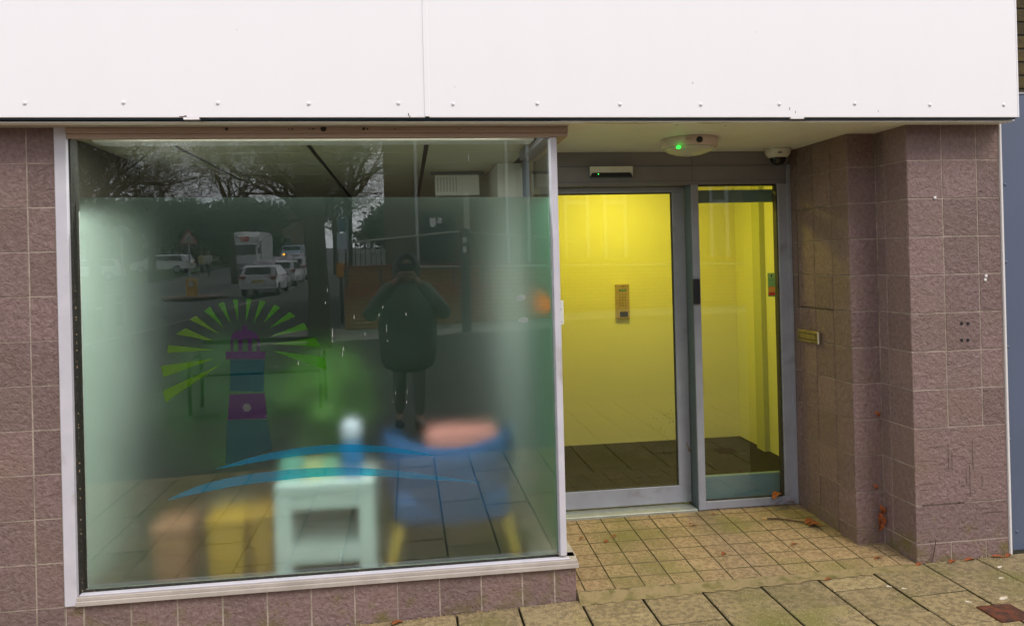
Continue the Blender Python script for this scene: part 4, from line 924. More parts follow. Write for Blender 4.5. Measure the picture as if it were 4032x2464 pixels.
pet = [(2138, 1411, .03, 'long pale petal on the paving gap'), (2176, 1416, .028, 'pale round petal near the pillar foot'), (1985, 1388, .022, 'small white petal at the porch edge'), (2330, 1448, .032, 'pale petal left of the iron cover'), (2405, 1364, .04, 'white blob near the slate panel foot'), (2414, 1439, .06, 'long white dropping above the iron cover'), (2422, 1456, .05, 'white dropping at the corner of the iron cover'), (2409, 1391, .035, 'pale petal right of the pillar on the paving'), (1985, 1357, .022, 'white petal below the recess wall')]
for (x, y, s_, lab) in pet:
    p = at(x, y, Z=0); p = at(x, y, Z=G(p.x, 0)); rr = random.Random(int(y)); b = MB(); pts = []
    for k in range(9): a = k * math.pi * 2 / 9; r_ = s_ * .5 * rr.uniform(.75, 1.1); pts.append((r_ * math.cos(a), r_ * .42 * math.sin(a), 0))
    b.prism(pts, (0, 0, .0025)); o = b.build('pale_petal', M['leafpale']); o.location = (p.x, p.y, p.z + .001); o.rotation_euler.z = rr.uniform(-.6, .6); tag(o, lab, 'petal', 'petals and droppings')
def rfat(x, y):
    p = at(x, y, Z=.02); p = at(x, y, Z=RF(p.y)); return p
tw = thing('fallen_twig', 'broken twig with a pale snapped end on the porch floor', 'twig', rfat(1900, 1254))
a_, m1, m2, e_ = rfat(1845, 1250), rfat(1875, 1251), rfat(1925, 1257), rfat(1975, 1262)
up = Vector((0, 0, .006)); MB().tube([a_ + up * 1.4, m1 + up * 1.6, m2 + up * 1.2, e_ + up], [.0045, .005, .004, .0015], 7).build('stem', M['twig'], tw)
MB().tube([rfat(1835, 1250) + up * 1.5, a_ + up * 1.4], [.0018, .0046], 7).build('snapped_end', M['twigend'], tw)
MB().tube([m2 + up, m2 + Vector((.05, -.035, .012))], [.003, .001], 5).build('side_shoot', M['twig'], tw)
for (x, y, rot) in ((1950, 1260, .3), (1962, 1268, -.4)):
    b = MB(); curl_leaf(b, .075, .026, random.Random(x), .014); o = b.build('leaf', M['leaf']); o.parent = tw; q = rfat(x, y); o.location = q - Vector(tw.location) + Vector((0, 0, .006)); o.rotation_euler.z = rot
# weeds / leaf stuff stuck in the inner corner and foot of pillar
cw_ = thing('cobweb_leaves', 'dead leaves hanging in cobweb in the inner corner of the pillar', 'dead leaves', (2.585, .268, .35))
for (x, y, L_, r1) in ((2118, 1250, .07, 1.4), (2121, 1225, .05, 1.2), (2105, 1170, .03, 1.0), (2110, 995, .035, .9), (2117, 1262, .05, 1.8)):
    p = at(x, y, Y=.262); p.x = min(p.x, 2.592); b = MB(); curl_leaf(b, L_ * 1.15, L_ * .34, random.Random(x + y), .012); o = b.build('leaf', M['leaf']); o.parent = cw_; o.location = p - Vector(cw_.location); o.rotation_euler = (math.pi / 2, r1, 0)
sm = thing('dry_stem', 'thin dry weed stem against the foot of the pillar', 'weed', (2.72, -.01, .02))
P = [at(2243, 1350, Y=-.008), at(2249, 1320, Y=-.01), at(2252, 1300, Y=-.012), at(2247, 1292, Y=-.02)]
MB().tube(P, [.0022, .0025, .002, .001], 6).build('stem', M['twig'], sm); MB().tube([P[1], at(2240, 1313, Y=-.012), at(2236, 1300, Y=-.02)], [.0014, .001, .0007], 5).build('side_stem', M['twig'], sm)
gs = MB(); rr = random.Random(31)
for k in range(260):
    x = rr.uniform(-1.5, 3.12); y = rr.uniform(-.022, .0); s_ = rr.uniform(.002, .008)
    if .78 < x < 2.6: continue
    z = G(x, 0); gs.box(x, x + s_ * 1.5, y - s_, y, z - .001, z + s_ * .8, .0008)
for k in range(170):
    y = rr.uniform(.02, .93); x = 2.432 - abs(rr.gauss(0, .018)) if y > .29 else 2.596 - abs(rr.gauss(0, .014)); s_ = rr.uniform(.0015, .006); z = RF(y); gs.box(x - s_, x, y, y + s_ * 1.3, z - .001, z + s_ * .7, .0006)
for k in range(60):
    x = rr.uniform(2.2, 2.43); y = .93 - abs(rr.gauss(0, .015)); s_ = rr.uniform(.0015, .005); z = RF(y); gs.box(x - s_, x, y, y + s_ * 1.3, z - .001, z + s_ * .7, .0006)
tag(gs.build('grit', mat('grit', (.30, .23, .13), .95, col2=(.2, .12, .05), nscale=90)), 'grit and crumbs gathered along the foot of the walls', kind='stuff')

# ================================================================== the street behind the photographer (seen mirrored in the glass)
M['bark'] = mat('bark', (.085, .075, .05), .95, col2=(.055, .05, .03), nscale=6, bump=.8, bscale=20)
M['barkgreen'] = mat('mossy_bark', (.11, .10, .055), .95, col2=(.08, .065, .04), nscale=5)
def bare_tree(seed, H, r0, spread=.55, head=.42, lean=(0, 0), depth=6, twist=1.0, droop=.0):
    depth = 7 if depth == 6 else depth
    rr = random.Random(seed); b = MB(); tr = MB()
    tp = [Vector((0, 0, 0)), Vector((lean[0] * .2, lean[1] * .2, H * head * .5)), Vector((lean[0] * .5, lean[1] * .5, H * head))]
    tr.tube([tp[0] - Vector((0, 0, .2)), tp[0] + Vector((0, 0, .15)), tp[1], tp[2], tp[2] + Vector((0, 0, r0 * .8))], [r0 * 1.5, r0 * 1.1, r0 * .95, r0 * 1.05, r0 * .5], 12)
    def grow(p, d, L_, r, lv):
        n = 3; pts = [p]; q = p.copy(); dd = d.copy()
        for i in range(n):
            dd = (dd + Vector((rr.gauss(0, .22), rr.gauss(0, .22), rr.gauss(.05 - droop * lv, .14))) * twist); dd.normalize(); q = q + dd * L_ / n; pts.append(q.copy())
        b.tube(pts, [r, r * .85, r * .7, r * .5], 6 if lv < 2 else (4 if lv < 4 else 3), cap=False)
        if lv >= depth: return
        k = 3 if lv < 5 else (2 if lv < 6 else rr.choice((1, 2)))
        for j in range(k):
            src = pts[-1] if j < 1 else pts[3 - j]
            nd = (dd + Vector((rr.gauss(0, 1), rr.gauss(0, 1), rr.gauss(.1, .7))) * spread); nd.normalize()
            grow(src, nd, L_ * rr.uniform(.66, .90), max(.009, r * rr.uniform(.42, .60)), lv + 1)
    m0 = 6
    for j in range(m0):
        a = j * 2 * math.pi / m0 + rr.uniform(-.4, .4); grow(tp[2] - Vector((0, 0, rr.uniform(0, r0))), Vector((math.cos(a) * .75, math.sin(a) * .75, rr.uniform(.5, 1.2))).normalized(), H * .2, r0 * rr.uniform(.35, .55), 1)
    return tr, b
def tree(lab, pos, rz, protos={}, key=None, sc=1.0, grp='bare trees along the street'):
    if key not in protos:
        t = thing('bare_tree', lab, 'tree', (0, 0, 0), grp); a, c = TREES[key](); a.build('trunk', M['bark'], t); c.build('crown', M['barkgreen'], t); protos[key] = t
    else: t = copy_tree(protos[key]); t['label'] = lab
    t.location = pos; t.rotation_euler.z = rz; t.scale = (sc,) * 3; return t
TREES = {'big': lambda: bare_tree(11, 10.5, .24, .62, .36, depth=6), 'tall': lambda: bare_tree(5, 12, .2, .5, .40, (.6, .3), depth=6), 'wide': lambda: bare_tree(17, 9, .26, .75, .30, (-.5, .4), depth=6)}
for (x, y, key, rz, sc, lab) in ((-12.5, -30, 'big', .3, 1, 'bare tree with a spreading crown by the far lane'), (-16.5, -24, 'wide', 1.4, 1, 'wide bare tree furthest left of the mirrored street'), (-10.6, -47, 'tall', 2.2, 1, 'tall bare tree by the traffic island'),
    (-20, -38, 'tall', .8, 1.05, 'tall bare tree on the green verge'), (-17, -52, 'big', 4.1, 1.1, 'big bare tree behind the white estate car'), (-26, -50, 'wide', 3.0, 1.2, 'broad bare tree on the left of the verge'), (-8.2, -70, 'wide', 5.0, 1.2, 'bare tree down the street beyond the lorry'),
    (-2.6, -33, 'tall', 1.1, .95, 'bare tree between the bus stop and the houses'), (-4.8, -52, 'big', 2.9, 1.0, 'bare tree on the pavement beyond the taxis'),
    (rat(765, 700, -24).x, -24, 'big', 2.0, 1.05, 'bare tree directly behind the thick pollarded trunk'), (-11.0, -18.5, 'big', 5.5, .95, 'bare tree just outside the left edge of the mirrored view'),
    (rat(775, 700, -30).x, -30, 'wide', .6, 1.15, 'second bare tree in line behind the pollarded trunk'), (-7.9, -14.5, 'wide', 2.2, .85, 'nearest bare tree at the street corner, its trunk left of the window'), (-13.2, -21, 'tall', 3.7, .9, 'slender bare tree close behind the corner bollards')):
    tree(lab, (x, y, G(x, y) - .05), rz, key=key, sc=sc)
# the pollard whose thick trunk stands in the middle of the reflection
pb = rat(765, 700, -13.5); t = thing('pollard_tree', 'thick dark pollarded trunk in the middle of the mirrored street', 'tree', (pb.x, -13.5, G(pb.x, -13.5)))
r = .225; hx_ = lambda z, dx, dy=0: (pb.x + dx, -13.5 + dy, z); b = MB()
b.tube([hx_(-.3, 0), hx_(.1, 0), hx_(1.2, .02), hx_(2.4, -.05), hx_(3.3, -.12), hx_(3.9, -.15)], [r * 1.45, r * 1.12, r, r * 1.0, r * 1.25, r * 1.6], 14); b.build('trunk', M['bark'], t)
b = MB(); rr = random.Random(40)
for (dx, dy, dz, rr_) in ((-.75, .2, 1.3, .17), (.35, -.1, 1.6, .16), (-.2, .5, 1.5, .13), (.75, .25, .95, .10), (-.15, -.5, 1.6, .13)):
    p0_ = Vector(hx_(3.7, -.12)); p1_ = p0_ + Vector((dx * .45, dy * .45, dz * .5)); p2_ = p0_ + Vector((dx, dy, dz)); b.tube([p0_, p1_, p2_], [r * .9, rr_, rr_ * 1.25], 9)
    for k in range(16):
        d = Vector((rr.gauss(dx, .8), rr.gauss(dy, .8), rr.uniform(.3, 1.4))).normalized(); q = p1_.lerp(p2_, rr.random()); L_ = rr.uniform(1.0, 2.6)
        e1 = q + d * L_ * .5 + Vector((0, 0, .1)); e2 = q + d * L_ + Vector((rr.gauss(0, .3), rr.gauss(0, .3), .1)); b.tube([q, e1, e2], [.035, .022, .008], 4, cap=False)
        for m_ in range(4):
            s_ = q.lerp(e2, rr.uniform(.3, .95)); b.tube([s_, s_ + Vector((rr.gauss(0, .5), rr.gauss(0, .5), rr.gauss(.2, .4)))], [.012, .004], 3, cap=False)
b.build('crown', M['barkgreen'], t)
# leafy evergreen masses far behind
M['ever'] = mat('evergreen', (.055, .06, .03), .9, col2=(.075, .06, .035), nscale=.6)
rr = random.Random(77)
for i, (x, y, w_, h) in enumerate(((-52, -78, 7, 6.5), (-42, -86, 7, 7.5), (-33, -82, 6, 6.5), (-26, -88, 6, 7.8), (-21, -80, 4.5, 6.3), (-17.6, -90, 4, 6.8), (-60, -70, 8, 7), (-2, -110, 5, 7))):
    z = G(x, y); t = thing('evergreen_tree', ('dark evergreen tree far left behind the verge', 'taller dark tree behind the parked car', 'round dark tree above the white estate car', 'tallest dark tree behind the road sign', 'dark tree just left of the walkers', 'dark tree directly behind the lorry', 'outermost dark tree of the far row', 'low dark tree beside the far houses')[i], 'tree', (x, y, z), 'dark trees in the distance')
    MB().tube([(x, y, z - .2), (x, y, z + h * .4)], [.3, .18], 7).build('trunk', M['bark'], t); b = MB()
    for k in range(12): leafball(b, (x + rr.uniform(-w_, w_) * .65, y + rr.uniform(-2, 2), z + h * rr.uniform(.2, .85)), (w_ * .5, 2.4, h * .22), 420, .8, rr)
    b.build('crown', M['ever'], t)
hd_ = thing('hedge', 'long dark hedge behind the green verge', 'hedge', (-35, -76, G(-35, -76))); b = MB()
for k in range(46): leafball(b, (-62 + k * 1.02, -74 + rr.uniform(-.5, .5), G(-30, -74) + 1.1), (1.0, .8, 1.2), 60, .5, rr)
b.build('foliage', M['ever'], hd_)

# vehicles
M['carwhite'] = mat('car_white', (.62, .62, .63), .25); M['carglass'] = mat('car_glass', (.015, .02, .022), .05); M['tyre'] = mat('tyre', (.015, .015, .015), .8); M['rim'] = mat('rim', (.4, .4, .42), .3, .8)
M['taillight'] = mat('tail_light', (.35, .01, .01), .2); M['plate'] = mat('yellow_plate', (.55, .42, .03), .5); M['amber'] = emis('amber_light', (1, .42, .03), 7)
def car(lab, loc, rz, body, grp, taxi=False, amber=False):
    """estate car, nose along +y in its own space"""
    t = thing('parked_car' if not taxi else 'taxi', lab, 'taxi' if taxi else 'car', (0, 0, 0), grp); b = MB(); b.smooth = False
    prof = [(-2.25, .32), (-2.28, .62), (-2.2, .98), (-1.98, 1.42), (-1.7, 1.50), (.2, 1.50), (.75, 1.36), (1.35, 1.02), (2.1, .88), (2.3, .62), (2.25, .32)]
    W2 = lambda z: .86 - max(0, z - .95) * .30
    L1 = [(-W2(z), y, z) for y, z in prof]; R1 = [(W2(z), y, z) for y, z in prof]; s0 = len(b.v); b.v += L1 + R1; n = len(prof)
    for i in range(n): b.face([i, (i + 1) % n, n + (i + 1) % n, n + i])
    b.face(list(range(n))[::-1]); b.face(list(range(n, 2 * n))); o = b.build('body', body, t)
    bv = o.modifiers.new('bevel', 'BEVEL'); bv.width = .06; bv.segments = 3; bv.limit_method = 'ANGLE'; bv.angle_limit = math.radians(20)
    b = MB(); b.prism([(-.60, -2.12, 1.07), (.60, -2.12, 1.07), (.55, -1.98, 1.38), (-.55, -1.98, 1.38)], (0, -.055, 0)); b.build('rear_window', M['carglass'], t)
    b = MB(); b.prism([(-.62, 1.28, 1.10), (.62, 1.28, 1.10), (.56, .72, 1.40), (-.56, .72, 1.40)], (0, .05, .03)); b.build('windscreen', M['carglass'], t)
    for s_ in (-1, 1):
        b = MB(); x = lambda z: s_ * (W2(z) + .004); b.prism([(x(1.02), -1.85, 1.02), (x(1.02), .95, 1.02), (x(1.38), .45, 1.38), (x(1.40), -1.65, 1.40)], (s_ * .008, 0, 0)); b.build('side_window', M['carglass'], t)
        b = MB(); b.box(*sorted((s_ * .58, s_ * .87)), -2.31, -2.16, .84, .98, .02); b.build('tail_light', M['taillight'], t)
        b = MB(); b.box(*sorted((s_ * .50, s_ * .80)), 2.14, 2.27, .68, .80, .02); b.build('headlight', M['rim'], t)
        b = MB(); b.box(*sorted((s_ * .86, s_ * 1.02)), .72, .84, .96, 1.08, .02); b.build('mirror', body, t)
        for y in (-1.4, 1.4):
            b = MB(); b.smooth = True; b.lathe([(.20, -.1), (.31, -.1), (.325, -.05), (.325, .05), (.31, .1), (.20, .1)], (s_ * .78, y, .325), 20, 'X'); w_ = b.build('wheel', M['tyre'], t)
            b = MB(); b.lathe([(.19, -.105), (.19, .105)], (s_ * .78, y, .325), 14, 'X'); b.build('rim', M['rim'], w_)
    MB().box(-.27, .27, -2.31, -2.285, .66, .78).build('number_plate', M['plate'], t); MB().box(-.8, .8, -2.33, -2.25, .34, .42, .02).build('bumper_trim', M['rim'], t)
    if taxi:
        rs = MB().box(-.52, .52, -.55, -.30, 1.51, 1.72, .03).build('roof_sign', mat('roof_sign', (.72, .62, .70), .5), t)
        cu = bpy.data.curves.new('tx', 'FONT'); cu.body = 'TAXI'; cu.size = .2; cu.align_x = 'CENTER'; cu.extrude = .002; q = text_mesh(cu, M['black']); q.parent = rs; q.location = (0, -.556, 1.545); q.rotation_euler = (math.pi / 2, 0, 0)
    if amber: MB().box(.66, .84, -2.325, -2.30, .86, .95, .01).build('indicator', M['amber'], t)
    t.location = loc; t.rotation_euler.z = rz; return t
tx0 = car('nearest white taxi with a roof sign, rear view, at the kerb', (-7.0, -37, G(-7.0, -37) - .08), math.pi, M['carwhite'], 'taxis waiting at the kerb', taxi=True)
for (x, y, lab, rz) in ((-7.0, -43.2, 'second white taxi in the waiting line', math.pi - .01), (-7.1, -49.2, 'third white taxi in the waiting line, nearest the lorry', math.pi)):
    c_ = copy_tree(tx0); c_.location = (x, y, G(x, y) - .08); c_.rotation_euler.z = rz; c_['label'] = lab
c1 = car('white estate car crossing in front of the green verge', (-19.2, -62, G(-19.2, -62)), math.pi / 2 + .1, M['carwhite'], 'cars passing the verge')
c2 = copy_tree(c1); c2['label'] = 'pale car furthest left beside the round topped pole'; c2.location = (-21.5, -53, G(-21.5, -53)); c2.rotation_euler.z = math.pi / 2 - .2
lx, ly = -12.9, -62; lz = G(lx, ly) - .08; t = thing('box_lorry', 'white box lorry with a red sign above the cab and a lit indicator', 'lorry', (lx, ly, lz)); cw2 = mat('lorry_white', (.50, .50, .50), .4)
MB().box(lx - 1.15, lx + 1.15, ly - 6.5, ly - 1.1, lz + .75, lz + 3.35, .05).build('box_body', cw2, t)
b = MB(); b.prism([(lx - 1.12, ly - 1.1, lz + 3.3), (lx - 1.12, ly - .6, lz + 3.25), (lx - 1.12, ly - .05, lz + 2.9), (lx - 1.12, ly - .05, lz + 2.35), (lx - 1.12, ly - 1.1, lz + 2.35)], (2.24, 0, 0)); b.build('luton_head', cw2, t)
cb = MB().box(lx - 1.05, lx + 1.05, ly - 1.09, ly + .55, lz + .45, lz + 2.345, .10).build('cab', cw2, t)
MB().box(lx - .93, lx + .93, ly + .52, ly + .57, lz + 1.42, lz + 2.22, .02).build('windscreen', M['carglass'], t); MB().box(lx - 1.08, lx + 1.08, ly + .4, ly + .62, lz + .42, lz + .78, .04).build('bumper', mat('lorry_bumper', (.3, .3, .31), .5), t)
rp_ = MB().box(lx - .34, lx + .34, ly - .05, ly - .03, lz + 2.55, lz + 2.9).build('red_sign', mat('red_sign', (.62, .03, .025), .5), t)
b = MB(); 
for k in range(5): b.box(lx - .26 + k * .11, lx - .19 + k * .11, ly - .032, ly - .022, lz + 2.68, lz + 2.77)
b.build('sign_letter_shapes', mat('sign_pale', (.6, .35, .33), .6), rp_)
for s_ in (-1, 1):
    MB().box(*sorted((lx + s_ * .72, lx + s_ * .98)), ly + .56, ly + .635, lz + .82, lz + 1.02, .02).build('headlight', M['rim'], t); MB().box(*sorted((lx + s_ * 1.08, lx + s_ * 1.28)), ly + .1, ly + .2, lz + 1.5, lz + 2.0, .02).build('mirror', M['black'], t)
    for y in (ly - .3, ly - 5.2):
        b = MB(); b.lathe([(.25, -.13), (.42, -.13), (.42, .13), (.25, .13)], (lx + s_ * .92, y, lz + .42), 18, 'X'); w_ = b.build('wheel', M['tyre'], t)
MB().box(lx - 1.0, lx - .80, ly + .60, ly + .66, lz + .52, lz + .68, .02).build('indicator', M['amber'], t)
vx, vy = -11.3, -78; vz = G(vx, vy) - .08; t = thing('white_van', 'small pale van with its door open and an amber light, beyond the taxis', 'van', (vx, vy, vz))
b = MB(); b.prism([(vx - .9, vy + 2.2, vz + .4), (vx - .9, vy + 2.1, vz + 1.0), (vx - .9, vy + 1.4, vz + 1.15), (vx - .9, vy + .8, vz + 1.9), (vx - .9, vy - 2.4, vz + 1.95), (vx - .9, vy - 2.4, vz + .4)], (1.8, 0, 0)); b.build('body', mat('van_body', (.35, .42, .5), .4), t)
MB().box(vx + .92, vx + 1.7, vy + .9, vy + .97, vz + .5, vz + 1.75, .03).build('open_door', M['carwhite'], t); MB().box(vx - .7, vx - .5, vy + 2.16, vy + 2.24, vz + .9, vz + 1.05).build('indicator', M['amber'], t)
MB().box(vx - .8, vx + .8, vy + 1.05, vy + 1.2, vz + 1.2, vz + 1.75).build('windscreen', M['carglass'], t)
for s_ in (-1, 1):
    for y in (vy - 1.6, vy + 1.5): b = MB(); b.lathe([(.33, -.1), (.33, .1)], (vx + s_ * .83, y, vz + .33), 14, 'X'); b.build('wheel', M['tyre'], t)

# street furniture
def sign_post(x, y, h, lab, kind):
    z = G(x, y); t = thing('road_sign' if kind == 'tri' else 'street_pole', lab, 'road sign' if kind == 'tri' else 'pole', (x, y, z)); m_ = mat('galvanised', (.36, .37, .38), .5, .4)
    MB().tube([(x, y, z - .1), (x, y, z + h)], .045, 10).build('pole', m_, t)
    if kind == 'tri':
        for (s_, dy, col, nm) in ((.45, .05, (.45, .03, .03), 'red_border'), (.31, .062, (.33, .33, .32), 'white_face')):
            b = MB(); c = h - .3; b.prism([(x - s_, y + dy, z + c - s_ * .58), (x + s_, y + dy, z + c - s_ * .58), (x, y + dy, z + c + s_ * 1.15)], (0, .008, 0)); b.build(nm, mat(nm, col, .5), t)
        b = MB(); b.box(x - .03, x + .03, y + .072, y + .08, z + h - .4, z + h - .18); b.box(x - .10, x + .1, y + .072, y + .08, z + h - .33, z + h - .29); b.build('symbol', M['black'], t)
    else:
        b = MB(); b.smooth = True; b.lathe([(.01, h), (.2, h + .08), (.27, h + .2), (.2, h + .32), (.01, h + .38)], (x, y, z), 16); b.build('round_head', mat('pole_head', (.1, .12, .13), .5), t)
sign_post(-11.2, -39, 3.1, 'triangular road sign on a grey pole behind the yellow bollard', 'tri')
p = rat(293, 600, -26); sign_post(p.x, -26, 3.0, 'grey pole with a round head left of the white estate car', 'round')
def ybol(x, y, lab, w_, h):
    z = G(x, y) - .06; t = thing('traffic_bollard', lab, 'bollard', (x, y, z), 'yellow street bollards'); MB().box(x - w_, x + w_, y - .12, y + .12, z + .1, z + h, .06).build('body', mat('yellow_plastic', (.60, .33, .02), .5), t)
    MB().box(x - w_ * 1.15, x + w_ * 1.15, y - .15, y + .15, z, z + .1, .02).build('base', M['black'], t); b = MB(); b.lathe([(w_ * .6, .12), (w_ * .6, .128)], (x, y, z + h * .72), 20, 'Y'); q = b.build('arrow_disc', mat('blue_disc', (.35, .36, .33), .5), t)
p = rat(461, 672, -35.5); ybol(p.x, -35.5, 'yellow keep left bollard on the traffic island', .26, .98)
isl = thing('traffic_island', 'low kerbed traffic island under the yellow bollard', 'traffic island', (p.x, -35.5, G(p.x, -35.5))); b = MB(); b.smooth = False; b.lathe([(1.5, -.08), (1.5, .03), (1.42, .06)], (p.x, -36, G(p.x, -36)), 24); b.build('kerb_ring', mat('island', (.2, .13, .09), .9), isl); isl['kind'] = 'structure'
p = rat(820, 650, -20.5); z = G(p.x, -20.5); t = thing('litter_bin', 'orange yellow litter bin beside the taxi stand sign', 'bin', (p.x, -20.5, rat(820, 668, -20.5).z)); q0, q1 = rat(811, 668, -20.5), rat(829, 632, -20.5); MB().box(q0.x, q1.x, -20.65, -20.35, q0.z, q1.z, .03).build('body', mat('bin_orange', (.55, .22, .02), .6), t); MB().tube([((q0.x + q1.x) / 2, -20.5, z), ((q0.x + q1.x) / 2, -20.5, q0.z)], .05, 8).build('post', M['black'], t)
q0, q1 = rat(815, 600, -21), rat(834, 521, -21); t = thing('taxi_stand_sign', 'tall pole sign with the word TAXI below a blue bus panel', 'sign', (q0.x, -21, z)); MB().box(q0.x - .02, q1.x + .02, -21.06, -21.0, q1.z - .02 - .0, q1.z + .02).build('cap', M['rim'], t)
MB().box(q1.x - .03, q1.x + .03, -21.08, -21.02, z, q1.z).build('pole', M['rim'], t); MB().box(q0.x - .02, q0.x + .03, -21.08, -21.02, z, q1.z).build('pole', M['rim'], t)
m1_ = rat(825, 560, -21).z; MB().box(q0.x + .02, q1.x - .04, -20.99, -20.97, m1_ + .03, q1.z - .06).build('blue_panel', mat('bus_blue', (.03, .10, .16), .5), t); tp_ = MB().box(q0.x - .04, q1.x - .02, -20.99, -20.97, q0.z, m1_ - .02).build('white_panel', mat('sign_white', (.45, .5, .58), .5), t)
hgt = (m1_ - .02 - q0.z)
for k, chx in enumerate('TAXI'):
    cu = bpy.data.curves.new('tx', 'FONT'); cu.body = chx; cu.size = hgt / 4.3; cu.align_x = 'CENTER'; cu.extrude = .001; q = text_mesh(cu, M['black']); q.parent = t; q.location = Vector(((q0.x + q1.x) / 2 - .03, -20.965, m1_ - .03 - hgt / 4.3 * (k + .9))) - Vector(t.location); q.rotation_euler = (math.pi / 2, 0, math.pi)
for (xD, yD, yr, lab) in ((238, 755, -22, 'dark street bollard with a pale collar, left one of the pair'), (287, 745, -24, 'dark street bollard with a pale collar, right one of the pair')):
    p = rat(xD, yD, yr); z = G(p.x, yr); t = thing('street_bollard', lab, 'bollard', (p.x, yr, z), 'dark bollards at the corner'); b = MB(); b.smooth = True; b.lathe([(.10, 0), (.085, .1), (.08, .85), (.09, .9), (.06, 1.0), (.01, 1.03)], (p.x, yr, z), 16); b.build('post', M['black'], t); b = MB(); b.lathe([(.087, .72), (.087, .8)], (p.x, yr, z), 16); b.build('collar', mat('collar', (.5, .5, .45), .5), t)
pz = rat(1123, 551, -15.3).z; px_ = rat(1123, 800, -15.3).x; z = G(px_, -15.3); t = thing('street_post', 'dark square street post with two small white notices', 'post', (px_, -15.3, z)); MB().box(px_ - .11, px_ + .11, -15.4, -15.2, z - .05, pz, .015).build('shaft', mat('post_grey', (.035, .04, .045), .6), t)
for yy in (577, 600): q = rat(1118, yy, -15.15); MB().box(px_ - .05, px_ + .04, -15.199, -15.19, q.z - .07, q.z + .07).build('notice', M['whitetrim'], t)
b = MB(); b.box(px_ - .01, px_ + .13, -15.25, -15.2, pz, pz + .9, .01); b.build('top_plate', mat('post_top', (.4, .38, .28), .6), t)
bn = thing('street_bench', 'black metal bench with rounded arms mirrored behind the lighthouse logo', 'bench', (-1.9, -6.3, G(-1.9, -6.3))); z = G(-1.9, -6.3); bm_ = mat('bench_metal', (.012, .013, .014), .35)
for k in range(5): MB().box(-2.6, -1.1, -6.52 + k * .1, -6.45 + k * .1, z + .44, z + .47, .006).build('seat_slat', bm_, bn)
for k in range(1): MB().box(-2.6, -1.1, -6.60, -6.57, z + .78, z + .84, .006).build('back_slat', bm_, bn)
for x in (-2.62, -1.08):
    b = MB(); b.smooth = True; b.tube([(x, -6.0, z - .01), (x, -6.0, z + .45), (x, -6.02, z + .60), (x, -6.10, z + .67), (x, -6.45, z + .67), (x, -6.56, z + .60), (x, -6.6, z + .3), (x, -6.55, z - .01)], .025, 10); b.build('arm_frame', bm_, bn)

# brick ramp wall with railings and the building behind it
def brick_mat(name, c1, c2, mo, sc=1.5):
    m = bpy.data.materials.new(name); m.use_nodes = True; nt = m.node_tree; L = nt.links.new; b = nt.nodes['Principled BSDF']; b.inputs['Roughness'].default_value = .9
    tc = N(nt, 'ShaderNodeTexCoord'); mp = N(nt, 'ShaderNodeMapping'); mp.inputs['Rotation'].default_value = (math.pi / 2, 0, 0); bk = N(nt, 'ShaderNodeTexBrick'); bk.inputs['Color1'].default_value = (*c1, 1); bk.inputs['Color2'].default_value = (*c2, 1); bk.inputs['Mortar'].default_value = (*mo, 1)
    bk.inputs['Scale'].default_value = 1; bk.inputs['Brick Width'].default_value = .225 * sc; bk.inputs['Row Height'].default_value = .075 * sc; bk.inputs['Mortar Size'].default_value = .018
    L(tc.outputs['Object'], mp.inputs[0]); L(mp.outputs[0], bk.inputs[0]); L(bk.outputs[0], b.inputs['Base Color']); return m
bB, bR = brick_mat('buff_brick', (.52, .25, .08), (.38, .17, .05), (.05, .03, .02)), brick_mat('red_brick', (.50, .12, .05), (.36, .08, .035), (.05, .03, .02))
wx0, wx1 = rat(829, 700, -18).x, 22; wz = rat(1000, 1041 / K, -18).z; mz1, mz0 = rat(1000, 1120 / K, -18).z, rat(1000, 1165 / K, -18).z; g0 = G(2, -18) - .3
wa = thing('brick_ramp_wall', 'buff and red brick ramp wall with railings across the street', 'wall', (6, -18, g0))
MB().box(wx0, wx1, -18.3, -18, g0, mz0 - .0, 0).build('lower_courses', bB, wa); MB().box(wx0 - .0, wx1, -18.32, -17.98, mz0 + .001, mz1).build('soldier_course', bR, wa); MB().box(wx0, wx1, -18.3, -18.0, mz1 + .001, wz - .08).build('upper_courses', bB, wa); MB().box(wx0 - .03, wx1, -18.35, -17.95, wz - .079, wz, .01).build('coping', bR, wa)
dk = mat('rail_dark', (.03, .032, .03), .5); lt = mat('rail_light', (.30, .29, .24), .5)
rl = thing('ramp_railing', 'dark vertical bar railing rising along the top of the brick ramp wall', 'railing', (6, -18.15, wz)); A, B_, Cc = rat(1378 / K, 955 / K, -18.15), rat(1793 / K, 913 / K, -18.15), rat(2120 / K, 935 / K, -18.15)
hz_ = lambda x: A.z + (B_.z - A.z) * (x - A.x) / (B_.x - A.x) if x < B_.x else B_.z + (Cc.z - B_.z) * min(1.5, (x - B_.x) / (Cc.x - B_.x))
MB().tube([(A.x, -18.15, A.z), (B_.x, -18.15, B_.z), (Cc.x + 1.5, -18.15, hz_(Cc.x + 1.5))], .03, 8).build('top_rail', lt, rl)
b = MB(); x = A.x
while x < Cc.x + 1.5: b.box(x - .012, x + .012, -18.162, -18.138, wz, hz_(x)); x += .14
b.build('bars', dk, rl)
fr_ = thing('handrail', 'low handrail on short posts in front of the brick ramp wall', 'handrail', (3, -17.7, G(3, -17.7))); hz2 = rat(1100, 1048 / K, -17.7).z
MB().tube([(rat(1640 / K, 640, -17.7).x, -17.7, hz2), (20, -17.7, hz2 - .3)], .035, 8).build('rail', lt, fr_)
for xx in (1360, 1500, 1790, 1900): q = rat(xx / K, 640, -17.7); MB().tube([(q.x, -17.7, mz1), (q.x, -17.7, hz2)], .04, 8).build('post', dk, fr_)
BY = -24; bx0 = rat(922, 400, BY).x; bd = thing('street_building', 'brown building with white pipes and a dark door behind the ramp wall', 'building', (8, BY, 0)); bz = G(5, BY)
